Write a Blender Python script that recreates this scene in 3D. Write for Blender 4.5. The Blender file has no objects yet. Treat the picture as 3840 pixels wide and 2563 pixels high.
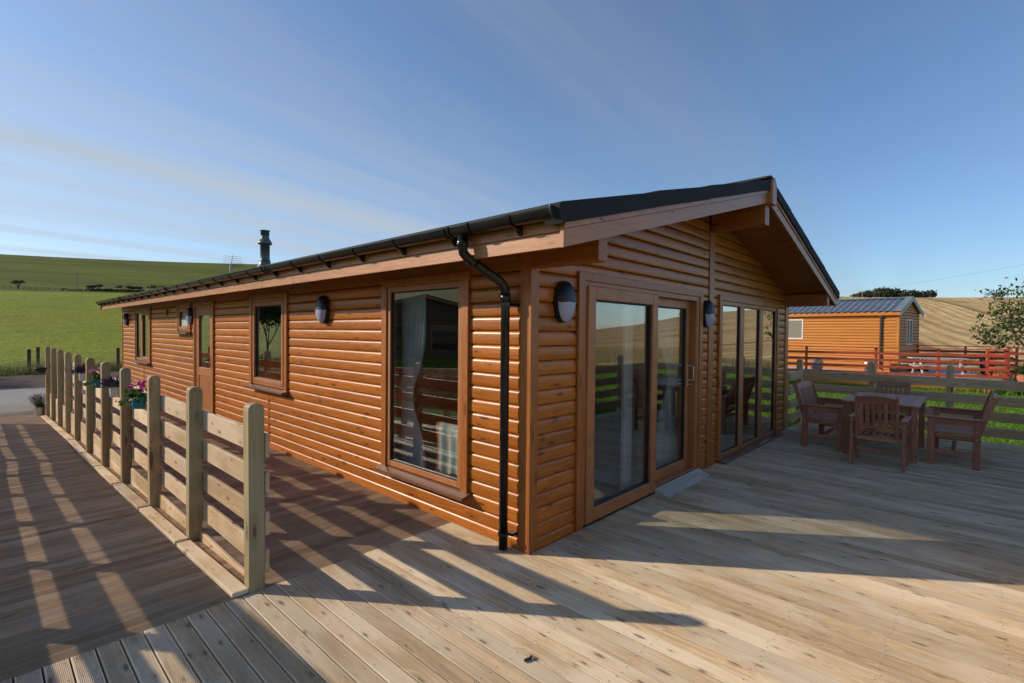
import bpy, bmesh, math, random
import numpy as np
from mathutils import Vector, Matrix
R = math.radians
random.seed(7); RNG = np.random.default_rng(7)
scn = bpy.context.scene
COL = scn.collection

# ------------------------------------------------------------------ camera
CAM = (-2.781, -2.401, 1.65)
def cam_axes(yaw, pitch, roll):
    f = Vector((math.cos(pitch)*math.cos(yaw), math.cos(pitch)*math.sin(yaw), math.sin(pitch)))
    r = Vector((math.sin(yaw), -math.cos(yaw), 0)); u = r.cross(f)
    c, s = math.cos(roll), math.sin(roll)
    return r*c + u*s, u*c - r*s, f
cr, cu, cf = cam_axes(R(42.948), R(-1.0968), R(0.5566))
cd = bpy.data.cameras.new('camera'); cam = bpy.data.objects.new('camera', cd); COL.objects.link(cam)
cd.sensor_width = 36; cd.lens = 17.489; cd.clip_start = .05; cd.clip_end = 9000
cam.matrix_world = Matrix(((cr.x, cu.x, -cf.x, CAM[0]), (cr.y, cu.y, -cf.y, CAM[1]), (cr.z, cu.z, -cf.z, CAM[2]), (0, 0, 0, 1)))
scn.camera = cam

# ------------------------------------------------------------------ world, sun, exposure
SUN_EL, SDX, SDY = R(23.4), .592, -.806          # light travels along (SDX, SDY)
wd = bpy.data.worlds.new('World'); scn.world = wd; wd.use_nodes = True
wn = wd.node_tree; wn.nodes.clear()
def wnode(t, **k):
    n = wn.nodes.new(t)
    for a, b in k.items(): setattr(n, a, b)
    return n
sky = wnode('ShaderNodeTexSky', sky_type='NISHITA', sun_disc=False, sun_elevation=SUN_EL, sun_rotation=math.atan2(-SDX, -SDY), air_density=1.0, dust_density=.55, ozone_density=5.0, altitude=60)
tc = wnode('ShaderNodeTexCoord'); sp = wnode('ShaderNodeSeparateXYZ'); wn.links.new(tc.outputs['Generated'], sp.inputs[0])
def wm(op, a, b=None, c=None):
    n = wnode('ShaderNodeMath', operation=op)
    for i, v in enumerate((a, b, c)):
        if v is None: continue
        if isinstance(v, (int, float)): n.inputs[i].default_value = v
        else: wn.links.new(v, n.inputs[i])
    return n.outputs[0]
zz = wm('ADD', wm('MAXIMUM', sp.outputs[2], 0.0), .07)
px_, py_ = wm('DIVIDE', sp.outputs[0], zz), wm('DIVIDE', sp.outputs[1], zz)
A = R(4)                                            # bearing of the cirrus streaks
along = wm('ADD', wm('MULTIPLY', px_, math.cos(A)), wm('MULTIPLY', py_, math.sin(A)))
across = wm('SUBTRACT', wm('MULTIPLY', py_, math.cos(A)), wm('MULTIPLY', px_, math.sin(A)))
def streak(sa, sc, scale, off, detail=6, rough=.55, dist=.3):
    cx = wnode('ShaderNodeCombineXYZ'); wn.links.new(wm('MULTIPLY', along, sa), cx.inputs[0]); wn.links.new(wm('MULTIPLY', across, sc), cx.inputs[1]); cx.inputs[2].default_value = off
    n = wnode('ShaderNodeTexNoise'); n.inputs['Scale'].default_value = scale; n.inputs['Detail'].default_value = detail; n.inputs['Roughness'].default_value = rough; n.inputs['Distortion'].default_value = dist
    wn.links.new(cx.outputs[0], n.inputs['Vector']); return n.outputs['Fac']
def wramp(v, a, b):
    n = wnode('ShaderNodeMapRange', interpolation_type='SMOOTHSTEP'); wn.links.new(v, n.inputs[0]); n.inputs[1].default_value = a; n.inputs[2].default_value = b; return n.outputs[0]
fine = wramp(streak(.10, 1.1, 1.5, 3.1, 7, .6, .5), .32, .78)
wide = wramp(streak(.08, .30, 1.0, 9.4, 4), .30, .68)
veil = wramp(across, .0, 3.4)                         # cirrus bank on one side of the sky
cl = wm('MULTIPLY', wm('ADD', wm('ADD', wm('MULTIPLY', fine, .42), wm('MULTIPLY', wm('MULTIPLY', fine, wide), .30)), wm('ADD', wm('MULTIPLY', wide, .20), .06)), wm('ADD', wm('MULTIPLY', veil, .70), .36))
mx = wnode('ShaderNodeMix', data_type='RGBA'); wn.links.new(cl, mx.inputs[0]); wn.links.new(sky.outputs[0], mx.inputs[6]); cm = wnode('ShaderNodeMix', data_type='RGBA'); wn.links.new(veil, cm.inputs[0]); cm.inputs[6].default_value = (1.75, 2.2, 2.75, 1); cm.inputs[7].default_value = (3.1, 3.55, 4.05, 1); wn.links.new(cm.outputs[2], mx.inputs[7])
bg = wnode('ShaderNodeBackground'); bg.inputs[1].default_value = .092; wn.links.new(mx.outputs[2], bg.inputs[0])
wo = wnode('ShaderNodeOutputWorld'); wn.links.new(bg.outputs[0], wo.inputs[0])
sl = bpy.data.lights.new('sun', 'SUN'); sl.energy = 2.35; sl.angle = R(.55); sl.color = (1, .87, .70)
so = bpy.data.objects.new('sun', sl); COL.objects.link(so)
so.rotation_euler = Vector((SDX*math.cos(SUN_EL), SDY*math.cos(SUN_EL), -math.sin(SUN_EL))).to_track_quat('-Z', 'Y').to_euler()
so.location = (-30, 40, 30)
scn.view_settings.view_transform = 'Standard'; scn.view_settings.look = 'None'; scn.view_settings.exposure = 0.82; scn.view_settings.gamma = 1
scn.view_settings.use_curve_mapping = False
scn.cycles.transparent_max_bounces = 24; scn.cycles.max_bounces = 6; scn.cycles.diffuse_bounces = 3; scn.cycles.glossy_bounces = 4
scn.cycles.use_adaptive_sampling = True; scn.cycles.adaptive_threshold = .015; scn.cycles.caustics_reflective = False; scn.cycles.caustics_refractive = False; scn.cycles.sample_clamp_indirect = 6

# ------------------------------------------------------------------ material helpers
class NT:
    def __init__(s, name):
        m = bpy.data.materials.new(name); m.use_nodes = True; s.m = m; s.t = m.node_tree
        s.b = s.t.nodes['Principled BSDF']; s.out = s.t.nodes['Material Output']
    def n(s, t, **k):
        x = s.t.nodes.new(t)
        for a, b in k.items(): setattr(x, a, b)
        return x
    def l(s, a, b): s.t.links.new(a, b)
    def put(s, sock, v):
        if v is None: return
        if hasattr(v, 'is_output'): s.l(v, sock)
        else:
            if isinstance(v, tuple) and len(v) == 3 and sock.type == 'RGBA': v = (*v, 1)
            sock.default_value = v
    def math(s, op, a, b=None, c=None):
        x = s.n('ShaderNodeMath', operation=op)
        for i, v in enumerate((a, b, c)): s.put(x.inputs[i], v)
        return x.outputs[0]
    def vmath(s, op, a, b=None):
        x = s.n('ShaderNodeVectorMath', operation=op); s.put(x.inputs[0], a); s.put(x.inputs[1], b); return x.outputs[0]
    def mix(s, f, a, b, mode='MIX'):
        x = s.n('ShaderNodeMix', data_type='RGBA', blend_type=mode); s.put(x.inputs[0], f); s.put(x.inputs[6], a); s.put(x.inputs[7], b); return x.outputs[2]
    def ramp(s, v, a, b, c=0., d=1.):
        x = s.n('ShaderNodeMapRange', interpolation_type='SMOOTHSTEP'); s.put(x.inputs[0], v)
        for i, q in zip((1, 2, 3, 4), (a, b, c, d)): s.put(x.inputs[i], q)
        return x.outputs[0]
    def noise(s, vec, scale, detail=3, rough=.55, dist=0):
        x = s.n('ShaderNodeTexNoise'); s.put(x.inputs['Vector'], vec)
        for k, v in (('Scale', scale), ('Detail', detail), ('Roughness', rough), ('Distortion', dist)): s.put(x.inputs[k], v)
        return x.outputs['Fac']
    def vor(s, vec, scale, feature='F1'):
        x = s.n('ShaderNodeTexVoronoi', feature=feature); s.put(x.inputs['Vector'], vec); s.put(x.inputs['Scale'], scale); return x.outputs['Distance']
    def coord(s, rnd=True):
        o = s.n('ShaderNodeTexCoord').outputs['Object']
        if rnd:
            i = s.n('ShaderNodeObjectInfo').outputs['Random']
            v = s.n('ShaderNodeCombineXYZ')
            s.put(v.inputs[0], s.math('MULTIPLY', i, 71.3)); s.put(v.inputs[1], s.math('MULTIPLY', i, 37.7)); s.put(v.inputs[2], s.math('MULTIPLY', i, 53.9))
            o = s.vmath('ADD', o, v.outputs[0])
        return o
    def rand(s): return s.n('ShaderNodeObjectInfo').outputs['Random']
    def bump(s, h, st, dist=.01):
        x = s.n('ShaderNodeBump'); s.put(x.inputs['Strength'], st); s.put(x.inputs['Distance'], dist); s.put(x.inputs['Height'], h); s.l(x.outputs[0], s.b.inputs['Normal'])
    def set(s, col=None, rough=None, metal=None, spec=None, coat=None):
        for k, v in (('Base Color', col), ('Roughness', rough), ('Metallic', metal), ('Specular IOR Level', spec), ('Coat Weight', coat)): s.put(s.b.inputs[k], v)
        return s.m
MATS = {}
def wood(key, axis, base, dark, knot=(.05, .02, .01), rough=.45, fa=2.6, fc=7., kr=.13, gs=55, var=.25, bump=.12, pale=None, spec=.5, kamt=.85, streak=.55):
    k = (key, axis)
    if k in MATS: return MATS[k]
    t = NT(key + '_' + 'xyz'[axis]); c = t.coord()
    sc = [1., 1., 1.]; sc[axis] = .055
    # knots: scattered along the board face in 2D (length, width)
    s3 = t.n('ShaderNodeSeparateXYZ'); t.l(c, s3.inputs[0]); oth = [i for i in range(3) if i != axis]
    kv = t.n('ShaderNodeCombineXYZ'); t.put(kv.inputs[0], t.math('MULTIPLY', s3.outputs[axis], fa)); t.put(kv.inputs[1], t.math('MULTIPLY', t.math('ADD', s3.outputs[oth[0]], s3.outputs[oth[1]]), fc))
    vo = t.n('ShaderNodeTexVoronoi', voronoi_dimensions='2D'); t.l(kv.outputs[0], vo.inputs['Vector']); vo.inputs['Scale'].default_value = 1; kd = vo.outputs['Distance']
    ksz = t.n('ShaderNodeSeparateColor'); t.l(vo.outputs['Color'], ksz.inputs[0])
    kd = t.math('ADD', kd, t.math('MULTIPLY', ksz.outputs[0], kr*.75))            # knots of every size, some missing
    warp = t.math('MULTIPLY', t.ramp(kd, .42, .04), .055)
    cw = t.vmath('ADD', t.vmath('MULTIPLY', c, tuple(sc)), warp)
    g = t.noise(cw, gs, 3, .62); g2 = t.noise(cw, gs*.30, 2, .5); lf = t.noise(t.vmath('MULTIPLY', c, (.9, .9, .9)), 1.7, 2)
    col = t.mix(t.ramp(g, .36, .66), dark, base)
    col = t.mix(t.math('MULTIPLY', t.ramp(g2, .40, .64), streak), col, tuple(x*.62 for x in base))
    if pale: col = t.mix(t.math('MULTIPLY', t.ramp(lf, .36, .66), .75), col, pale)
    br = t.math('ADD', t.math('MULTIPLY', t.rand(), var), 1-var*.55)
    col = t.mix(1.0, col, t.n_comb(br), 'MULTIPLY')
    halo = t.math('MULTIPLY', t.ramp(kd, kr*2.0, kr*.8), .35)
    col = t.mix(halo, col, tuple(x*.55 for x in base))
    km = t.math('MULTIPLY', t.ramp(t.math('ADD', kd, t.math('MULTIPLY', t.math('SUBTRACT', g2, .5), .26)), kr*1.0, kr*.5), kamt)
    col = t.mix(km, col, knot)
    rg = t.math('ADD', rough, t.math('MULTIPLY', t.math('SUBTRACT', g, .5), .25))
    t.bump(t.noise(t.vmath('MULTIPLY', c, tuple(sc)), gs, 1.5), bump, .004)
    t.set(col, rg, spec=spec)
    MATS[k] = t.m; return t.m
def _comb(s, v):
    x = s.n('ShaderNodeCombineXYZ')
    for i in range(3): s.put(x.inputs[i], v)
    return x.outputs[0]
NT.n_comb = _comb
def plain(key, col, rough=.5, metal=0, spec=.5, ns=0, nv=.2, bump=0, bs=None, coat=0):
    if key in MATS: return MATS[key]
    t = NT(key); c = t.coord()
    cc = col
    if ns:
        n = t.noise(c, ns, 4)
        cc = t.mix(t.ramp(n, .3, .7), tuple(x*(1-nv) for x in col), tuple(min(1, x*(1+nv)) for x in col))
    if bump: t.bump(t.noise(c, bs or ns*2, 3), bump, .01)
    t.set(cc, rough, metal, spec, coat); MATS[key] = t.m; return t.m
def siding(axis): return wood('stained_siding', axis, (.52, .165, .021), (.40, .115, .014), (.12, .032, .008), rough=.34, fa=2.4, fc=7.5, kr=.13, var=.30, spec=.42, bump=.05, streak=.40)
def stain(axis): return wood('stained_trim', axis, (.44, .148, .030), (.34, .105, .020), (.13, .04, .014), rough=.38, fa=1.2, fc=5, kr=.09, var=.12, bump=.06, streak=.3)
def fascia_w(axis): return wood('stained_fascia', axis, (.54, .225, .080), (.43, .165, .056), (.15, .055, .03), rough=.40, fa=2.2, fc=7, kr=.10, var=.08, bump=.06, streak=.3)
def soffit_w(axis): return wood('stained_soffit', axis, (.42, .135, .030), (.32, .096, .021), (.09, .025, .01), rough=.42, fa=1.2, fc=5, kr=.08, var=.12, bump=.06, streak=.3)
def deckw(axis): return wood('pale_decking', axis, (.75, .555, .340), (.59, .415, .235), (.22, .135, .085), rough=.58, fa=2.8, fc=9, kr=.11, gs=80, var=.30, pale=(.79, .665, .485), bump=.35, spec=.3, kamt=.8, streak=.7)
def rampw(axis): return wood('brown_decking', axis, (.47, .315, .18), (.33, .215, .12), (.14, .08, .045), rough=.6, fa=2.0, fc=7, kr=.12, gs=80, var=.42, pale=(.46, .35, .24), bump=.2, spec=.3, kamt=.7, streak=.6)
def fencew(axis): return wood('treated_timber', axis, (.70, .49, .285), (.54, .36, .19), (.18, .095, .05), rough=.62, fa=2.6, fc=8, kr=.13, gs=46, var=.34, pale=(.77, .585, .40), bump=.25, spec=.25, streak=.5)
def postw(axis): return wood('post_timber', axis, (.45, .335, .175), (.32, .23, .11), (.14, .075, .04), rough=.66, fa=1.4, fc=6, kr=.13, gs=34, var=.34, pale=(.40, .345, .20), bump=.3, spec=.25, streak=.55)
def fenceg(axis): return wood('weathered_rail', axis, (.80, .56, .31), (.62, .42, .225), (.14, .085, .05), rough=.66, fa=1.8, fc=8, kr=.10, gs=48, var=.2, bump=.25, spec=.25)
def hard(axis): return wood('hardwood', axis, (.60, .245, .13), (.44, .165, .085), (.24, .09, .05), rough=.5, fa=.6, fc=3, kr=.02, gs=60, var=.3, bump=.12, spec=.4)
def redw(axis): return wood('red_stain', axis, (.58, .105, .050), (.45, .074, .036), (.16, .03, .018), rough=.6, fa=1.6, fc=6, kr=.08, gs=40, var=.2, bump=.15, spec=.3)
def orangew(axis): return wood('orange_siding', axis, (.62, .235, .045), (.52, .185, .032), (.26, .08, .018), rough=.5, fa=1.0, fc=5, kr=.05, gs=40, var=.07, bump=.06, spec=.3, streak=.25)
def greyw(axis): return wood('grey_wood', axis, (.66, .61, .53), (.52, .47, .40), (.2, .18, .15), rough=.7, fa=.8, fc=4, kr=.05, gs=50, var=.2, bump=.2, spec=.25)
UPVC = plain('foiled_frame', (.42, .158, .050), .40, ns=6, nv=.12, bump=.05, bs=160)
SILLM = plain('sill_brown', (.20, .085, .040), .32, ns=30, nv=.08)
BLACKP = plain('black_plastic', (.012, .012, .013), .16, ns=8, nv=.3)
GASKET = plain('gasket', (.010, .010, .012), .55)
LAMPB = plain('lamp_black', (.012, .014, .017), .42, ns=60, nv=.15, bump=.06, bs=300)
LENS = plain('lamp_lens', (.40, .40, .52), .35)
TILE = plain('granule_tile', (.020, .020, .022), .85, ns=240, nv=.75, bump=.9, bs=420)
TILET = plain('granule_tile_grey', (.055, .055, .052), .9, ns=200, nv=.6, bump=.7, bs=300)
CHROME = plain('chrome', (.75, .75, .76), .14, 1)
STEEL = plain('steel', (.55, .56, .58), .32, 1, ns=9, nv=.1)
GALV = plain('galvanised', (.46, .45, .42), .42, .7, ns=22, nv=.25)
FLUE = plain('flue_paint', (.085, .115, .105), .45, ns=12, nv=.12)
SCREW = plain('screw', (.045, .035, .028), .5)
DARKV = plain('deck_frame', (.055, .040, .026), .9)  # near-black base colour carries the shade seen in gaps between deck boards
WALLIN = plain('inner_wall', (.15, .09, .05), .7, ns=4, nv=.15)
CEIL = plain('ceiling_white', (.78, .78, .76), .8)
FLOORIN = plain('inner_floor', (.13, .08, .05), .5, ns=6, nv=.2)
WHITEF = plain('white_frame', (.74, .74, .72), .4)
CLOTH = plain('curtain_cloth', (.68, .67, .64), .9, ns=30, nv=.08)
def glass_mat():
    t = NT('window_glass'); t.t.nodes.remove(t.b)
    geo = t.n('ShaderNodeNewGeometry')
    ior = t.n('ShaderNodeMix', data_type='FLOAT'); t.l(geo.outputs['Backfacing'], ior.inputs[0]); ior.inputs[2].default_value = 1.52; ior.inputs[3].default_value = 1/1.52
    fr = t.n('ShaderNodeFresnel'); t.l(ior.outputs[0], fr.inputs[0])
    fac = t.math('MINIMUM', t.math('MULTIPLY', fr.outputs[0], 3.0), 1.0)      # each face of the box stands for one sealed double unit face pair
    tr = t.n('ShaderNodeBsdfTransparent'); tr.inputs[0].default_value = (.93, .96, .95, 1)
    gl = t.n('ShaderNodeBsdfGlossy'); gl.inputs['Roughness'].default_value = 0.0
    ms = t.n('ShaderNodeMixShader'); t.l(fac, ms.inputs[0]); t.l(tr.outputs[0], ms.inputs[1]); t.l(gl.outputs[0], ms.inputs[2])
    t.l(ms.outputs[0], t.out.inputs[0]); return t.m
GLASS = glass_mat()
FROST = plain('frosted_glass', (.55, .62, .58), .25)

# ------------------------------------------------------------------ mesh helpers
class MB:
    def __init__(s): s.v = []; s.f = []
    def add(s, v, f):
        o = len(s.v); s.v += [tuple(p) for p in v]; s.f += [tuple(i+o for i in q) for q in f]; return s
    def box(s, x0, x1, y0, y1, z0, z1, c=0):
        if c <= 0:
            return s.add([(x0,y0,z0),(x1,y0,z0),(x1,y1,z0),(x0,y1,z0),(x0,y0,z1),(x1,y0,z1),(x1,y1,z1),(x0,y1,z1)],
                         [(0,3,2,1),(4,5,6,7),(0,1,5,4),(1,2,6,5),(2,3,7,6),(3,0,4,7)])
        c = min(c, (x1-x0)*.3, (y1-y0)*.3, (z1-z0)*.3)
        bm = bmesh.new(); vs = [bm.verts.new(p) for p in ((x0,y0,z0),(x1,y0,z0),(x1,y1,z0),(x0,y1,z0),(x0,y0,z1),(x1,y0,z1),(x1,y1,z1),(x0,y1,z1))]
        for q in ((0,3,2,1),(4,5,6,7),(0,1,5,4),(1,2,6,5),(2,3,7,6),(3,0,4,7)): bm.faces.new([vs[i] for i in q])
        bmesh.ops.bevel(bm, geom=bm.edges[:], offset=c, segments=1, affect='EDGES')
        bm.verts.index_update()
        s.add([v.co[:] for v in bm.verts], [[v.index for v in f.verts] for f in bm.faces]); bm.free(); return s
    def prism(s, poly, axis, a, b):
        # poly: list of 2D points in the plane of the other two axes (in xyz order)
        def P(p, t): q = list(p); q.insert(axis, t); return tuple(q)
        n = len(poly); v = [P(p, a) for p in poly] + [P(p, b) for p in poly]
        f = [tuple(range(n))[::-1], tuple(range(n, 2*n))] + [(i, (i+1) % n, n+(i+1) % n, n+i) for i in range(n)]
        return s.add(v, f)
    def extr(s, prof, L):
        n = len(prof); v = [(-L/2, *p) for p in prof]+[(L/2, *p) for p in prof]
        s.add(v, [(i, (i+1) % n, n+(i+1) % n, n+i) for i in range(n)])
        s.add(v[:n], [tuple(range(n))[::-1]]); return s.add(v[n:], [tuple(range(n))])
    def obox(s, c, ax, ay, az):
        c, ax, ay, az = map(Vector, (c, ax, ay, az)); v = []
        for sz in (-1, 1):
            for sx, sy in ((-1,-1),(1,-1),(1,1),(-1,1)): v.append(c + ax*sx + ay*sy + az*sz)
        return s.add(v, [(0,3,2,1),(4,5,6,7),(0,1,5,4),(1,2,6,5),(2,3,7,6),(3,0,4,7)])
    def bar(s, a, b, w, h, up=(0,0,1)):
        a, b = Vector(a), Vector(b); d = (b-a); L = d.length; d.normalize(); u = Vector(up)
        x = d.cross(u); 
        if x.length < 1e-5: x = d.cross(Vector((1,0,0)))
        x.normalize(); u = x.cross(d)
        return s.obox((a+b)/2, d*(L/2), x*(w/2), u*(h/2))
    def tube(s, pts, rad, n=10, cap=True):
        pts = [Vector(p) for p in pts]; m = len(pts)
        if not isinstance(rad, (list, tuple)): rad = [rad]*m
        rings = []; pu = None
        for i in range(m):
            d = (pts[min(i+1, m-1)] - pts[max(i-1, 0)]).normalized()
            if pu is None:
                pu = Vector((0,0,1)) if abs(d.z) < .9 else Vector((1,0,0))
            x = d.cross(pu).normalized(); pu = x.cross(d).normalized()
            rings.append([pts[i] + (x*math.cos(2*math.pi*k/n) + pu*math.sin(2*math.pi*k/n))*rad[i] for k in range(n)])
        v = [p for r in rings for p in r]; f = []
        for i in range(m-1):
            for k in range(n): f.append((i*n+k, i*n+(k+1) % n, (i+1)*n+(k+1) % n, (i+1)*n+k))
        if cap: f.append(tuple(range(n))[::-1]); f.append(tuple((m-1)*n+k for k in range(n)))
        return s.add(v, f)
    def lathe(s, prof, n=20, c=(0,0,0), close=True):
        m = len(prof); v = []; f = []
        for r, z in prof:
            for k in range(n): a = 2*math.pi*k/n; v.append((c[0]+r*math.cos(a), c[1]+r*math.sin(a), c[2]+z))
        for i in range(m-1):
            for k in range(n): f.append((i*n+k, i*n+(k+1) % n, (i+1)*n+(k+1) % n, (i+1)*n+k))
        if close: f.append(tuple(range(n))[::-1]); f.append(tuple((m-1)*n+k for k in range(n)))
        return s.add(v, f)
    def mesh(s, name, smooth=False):
        me = bpy.data.meshes.new(name); me.from_pydata(s.v, [], s.f)
        if smooth: me.polygons.foreach_set('use_smooth', [True]*len(me.polygons))
        me.update(); return me
WORLD = {}
def link(name, me, mat, parent=None, loc=(0,0,0), rot=(0,0,0)):
    o = bpy.data.objects.new(name, me); COL.objects.link(o)
    if mat is not None and not me.materials: me.materials.append(mat)
    if parent is not None: o.parent = parent
    w = WORLD.get(parent.name) if parent is not None else None
    o.location = tuple(a-b for a, b in zip(loc, w)) if w else loc
    o.rotation_euler = rot
    return o
def part(name, mb, mat, parent=None, smooth=False, loc=(0,0,0), rot=(0,0,0)):
    return link(name, mb.mesh(name, smooth), mat, parent, loc, rot)
def smooth_by(o, ang=40):
    o.data.polygons.foreach_set('use_smooth', [True]*len(o.data.polygons))
    bm = bmesh.new(); bm.from_mesh(o.data)
    for e in bm.edges:
        if len(e.link_faces) == 2 and e.calc_face_angle(0) > R(ang): e.smooth = False
    bm.to_mesh(o.data); bm.free(); return o
def tag(o, label, cat, group=None):
    o['label'] = label; o['category'] = cat
    if group: o['group'] = group
    return o
def thing(name, label, cat, loc=(0,0,0), rotz=0, group=None, world=False):
    o = bpy.data.objects.new(name, None); COL.objects.link(o); o.location = loc; o.rotation_euler = (0,0,rotz); o.empty_display_size = .2
    if world: WORLD[o.name] = tuple(loc)
    return tag(o, label, cat, group)
def struct(name, me, mat):
    o = link(name, me, mat); o['kind'] = 'structure'; return o
def copy_tree(o, parent=None):
    c = o.copy(); COL.objects.link(c); c.parent = parent
    for ch in list(o.children): copy_tree(ch, c)
    return c
def arrays_mesh(name, V, nv):
    # V: (n*nv,3) array of separate polygons with nv corners
    n = len(V)//nv; me = bpy.data.meshes.new(name)
    me.vertices.add(len(V)); me.vertices.foreach_set('co', np.ascontiguousarray(V, dtype=np.float32).ravel())
    me.loops.add(len(V)); me.loops.foreach_set('vertex_index', np.arange(len(V), dtype=np.int32))
    me.polygons.add(n); me.polygons.foreach_set('loop_start', np.arange(0, len(V), nv, dtype=np.int32)); me.polygons.foreach_set('loop_total', np.full(n, nv, dtype=np.int32))
    me.update(calc_edges=True); me.validate(); return me

# ------------------------------------------------------------------ terrain
G0 = -.60
TAB = [(-180,.02),(-120,.0),(-60,-.003),(-42,-.002),(-35,.003),(-28,.015),(-23.6,.029),(-20,.036),(-15,.042),(-3,.050),(8,.0555),(14,.062),(40,.09),(69,.117),(90,.101),(110,.10),(130,.095),(160,.05),(180,.02)]
def skyline(az): return np.interp(az, [a for a, b in TAB], [b for a, b in TAB])
LD = np.array([0,33,55,80,120,165,200,235,300,420,560,720,900,1100,1500,3200]); LS = np.array([0,0,.012,.034,.078,.113,.1215,.125,.150,.268,.47,.72,1,1.03,.9,.2])
RD = np.array([0,33,48,70,110,170,240,310,360,400,430,470,520,650,1200,3200]);  RS = np.array([0,0,.006,.035,.12,.27,.48,.69,.80,.845,.855,.90,1,1.02,.8,.1])
def terrain(d, az):
    T = skyline(az); w = np.clip((az-20)/30, 0, 1); w = w*w*(3-2*w)
    wl = np.where(az > 160, np.clip((180-az)/20, 0, 1), w)
    zl = G0 + np.interp(d, LD, LS)*(1.65+T*900-G0)
    zr = G0 + np.interp(d, RD, RS)*(1.65+T*520-G0)
    return zl*wl + zr*(1-wl)
rad = np.concatenate([np.array([0,4,8,12,16,20,24,28]), np.linspace(33, 120, 24), np.linspace(126, 560, 62), np.linspace(575, 1200, 30), np.array([1400,1700,2200,3200])])
azs = np.linspace(-180, 180, 361)
AA, DD = np.meshgrid(azs, rad); ZZ = terrain(DD, AA)
# gentle unevenness of the fields
ZZ += np.where(DD > 60, .35*np.sin(DD*.031+AA*.11)*np.sin(AA*.23+1.3)*np.clip((DD-60)/200, 0, 1), 0)
XX = CAM[0]+DD*np.cos(np.radians(AA)); YY = CAM[1]+DD*np.sin(np.radians(AA))
nr, na = DD.shape
def sector(name, sel, mat):
    idx = {}; V = []; F = []
    for i in range(nr-1):
        for j in range(na-1):
            if not sel((rad[i]+rad[i+1])/2, (azs[j]+azs[j+1])/2): continue
            q = []
            for a, b in ((i,j),(i,j+1),(i+1,j+1),(i+1,j)):
                k = (a, b)
                if k not in idx: idx[k] = len(V); V.append((XX[k], YY[k], ZZ[k]))
                q.append(idx[k])
            q = tuple(q[::-1])
            F.append(q)
    me = bpy.data.meshes.new(name); me.from_pydata(V, [], F); me.polygons.foreach_set('use_smooth', [True]*len(F)); me.update()
    return struct(name, me, mat)
def grass_mat(key, a, b, c, s1, s2, bump=.5, st=(1,1,1)):
    t = NT(key); o = t.vmath('MULTIPLY', t.coord(False), st)
    n1, n2, n3 = t.noise(o, s1, 4, .65), t.noise(o, s2, 4, .6), t.noise(o, s1*7, 3, .6)
    col = t.mix(t.ramp(n1, .32, .7), a, b); col = t.mix(t.math('MULTIPLY', t.ramp(n2, .40, .66), .7), col, c)
    col = t.mix(t.math('MULTIPLY', t.ramp(n3, .42, .66), .75), col, tuple(x*.55 for x in a))
    t.bump(t.math('ADD', n1, t.math('MULTIPLY', n3, .6)), bump, .25); return t.set(col, .9, spec=.1)
LAWN = grass_mat('lawn_grass', (.085, .165, .016), (.15, .25, .025), (.12, .18, .025), 5.5, .35, .4)
PAST = grass_mat('pasture_grass', (.185, .225, .008), (.300, .340, .016), (.315, .300, .018), .55, .035, .7, (1, 1, 1))
def far_mat():
    t = NT('far_grass'); o = t.coord(False)
    band = t.noise(t.vmath('MULTIPLY', o, (.006, .006, .32)), 1.0, 5, .65); big = t.noise(o, .006, 3); n1 = t.noise(o, .12, 3)
    col = t.mix(t.ramp(band, .36, .64), (.095, .112, .012), (.170, .192, .022))
    col = t.mix(t.math('MULTIPLY', t.ramp(big, .42, .64), .55), col, (.125, .110, .034))
    col = t.mix(t.math('MULTIPLY', t.ramp(n1, .45, .7), .35), col, (.075, .095, .016))
    t.bump(t.math('ADD', band, n1), .5, 1.0); return t.set(col, .95, spec=.05)
FARG = far_mat()
def stubble_mat():
    t = NT('stubble'); o = t.coord(False)
    rot = t.n('ShaderNodeMapping'); rot.inputs['Rotation'].default_value = (0, 0, R(-9)); t.l(o, rot.inputs['Vector'])
    big = t.noise(o, .004, 1)
    sp_ = t.n('ShaderNodeSeparateXYZ'); t.l(rot.outputs[0], sp_.inputs[0])
    yy = t.math('ADD', sp_.outputs[1], t.math('MULTIPLY', t.math('SUBTRACT', big, .5), 22))
    rows = t.math('SINE', t.math('MULTIPLY', yy, 2*math.pi/2.2)); rows = t.ramp(rows, -.6, .9)
    tram = t.ramp(t.math('ABSOLUTE', t.math('SUBTRACT', t.math('FRACT', t.math('DIVIDE', yy, 21.)), .5)), .06, .02)
    band = t.noise(_yvec(t, yy, sp_.outputs[0]), .09, 3, .6)
    n1 = t.noise(o, 1.4, 4, .7); n2 = t.noise(o, .035, 3)
    col = t.mix(t.ramp(n1, .3, .7), (.60, .39, .16), (.80, .57, .27))
    col = t.mix(t.math('MULTIPLY', rows, .16), col, (.70, .51, .26))
    col = t.mix(t.math('MULTIPLY', t.ramp(band, .46, .66), .65), col, (.44, .265, .105))
    fine = t.noise(_yvec(t, yy, sp_.outputs[0]), .85, 4, .7)
    col = t.mix(t.math('MULTIPLY', t.ramp(fine, .42, .60), .55), col, (.42, .26, .11))
    col = t.mix(t.math('MULTIPLY', tram, t.ramp(n1, .2, .5, .35, .8)), col, (.24, .145, .065))
    col = t.mix(t.math('MULTIPLY', t.ramp(n2, .60, .72), .5), col, (.14, .15, .045))
    t.bump(t.math('ADD', t.math('MULTIPLY', rows, .6), n1), .6, .25); return t.set(col, .95, spec=.05)
def _yvec(t, y, x):
    v = t.n('ShaderNodeCombineXYZ'); t.l(y, v.inputs[0]); t.put(v.inputs[1], t.math('MULTIPLY', x, .06)); return v.outputs[0]
STUB = stubble_mat()
left = lambda a: 34 < a <= 175
sector('ground', lambda d, a: d < 33, LAWN)
sector('pasture', lambda d, a: 33 < d < 300 and left(a), PAST)
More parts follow.
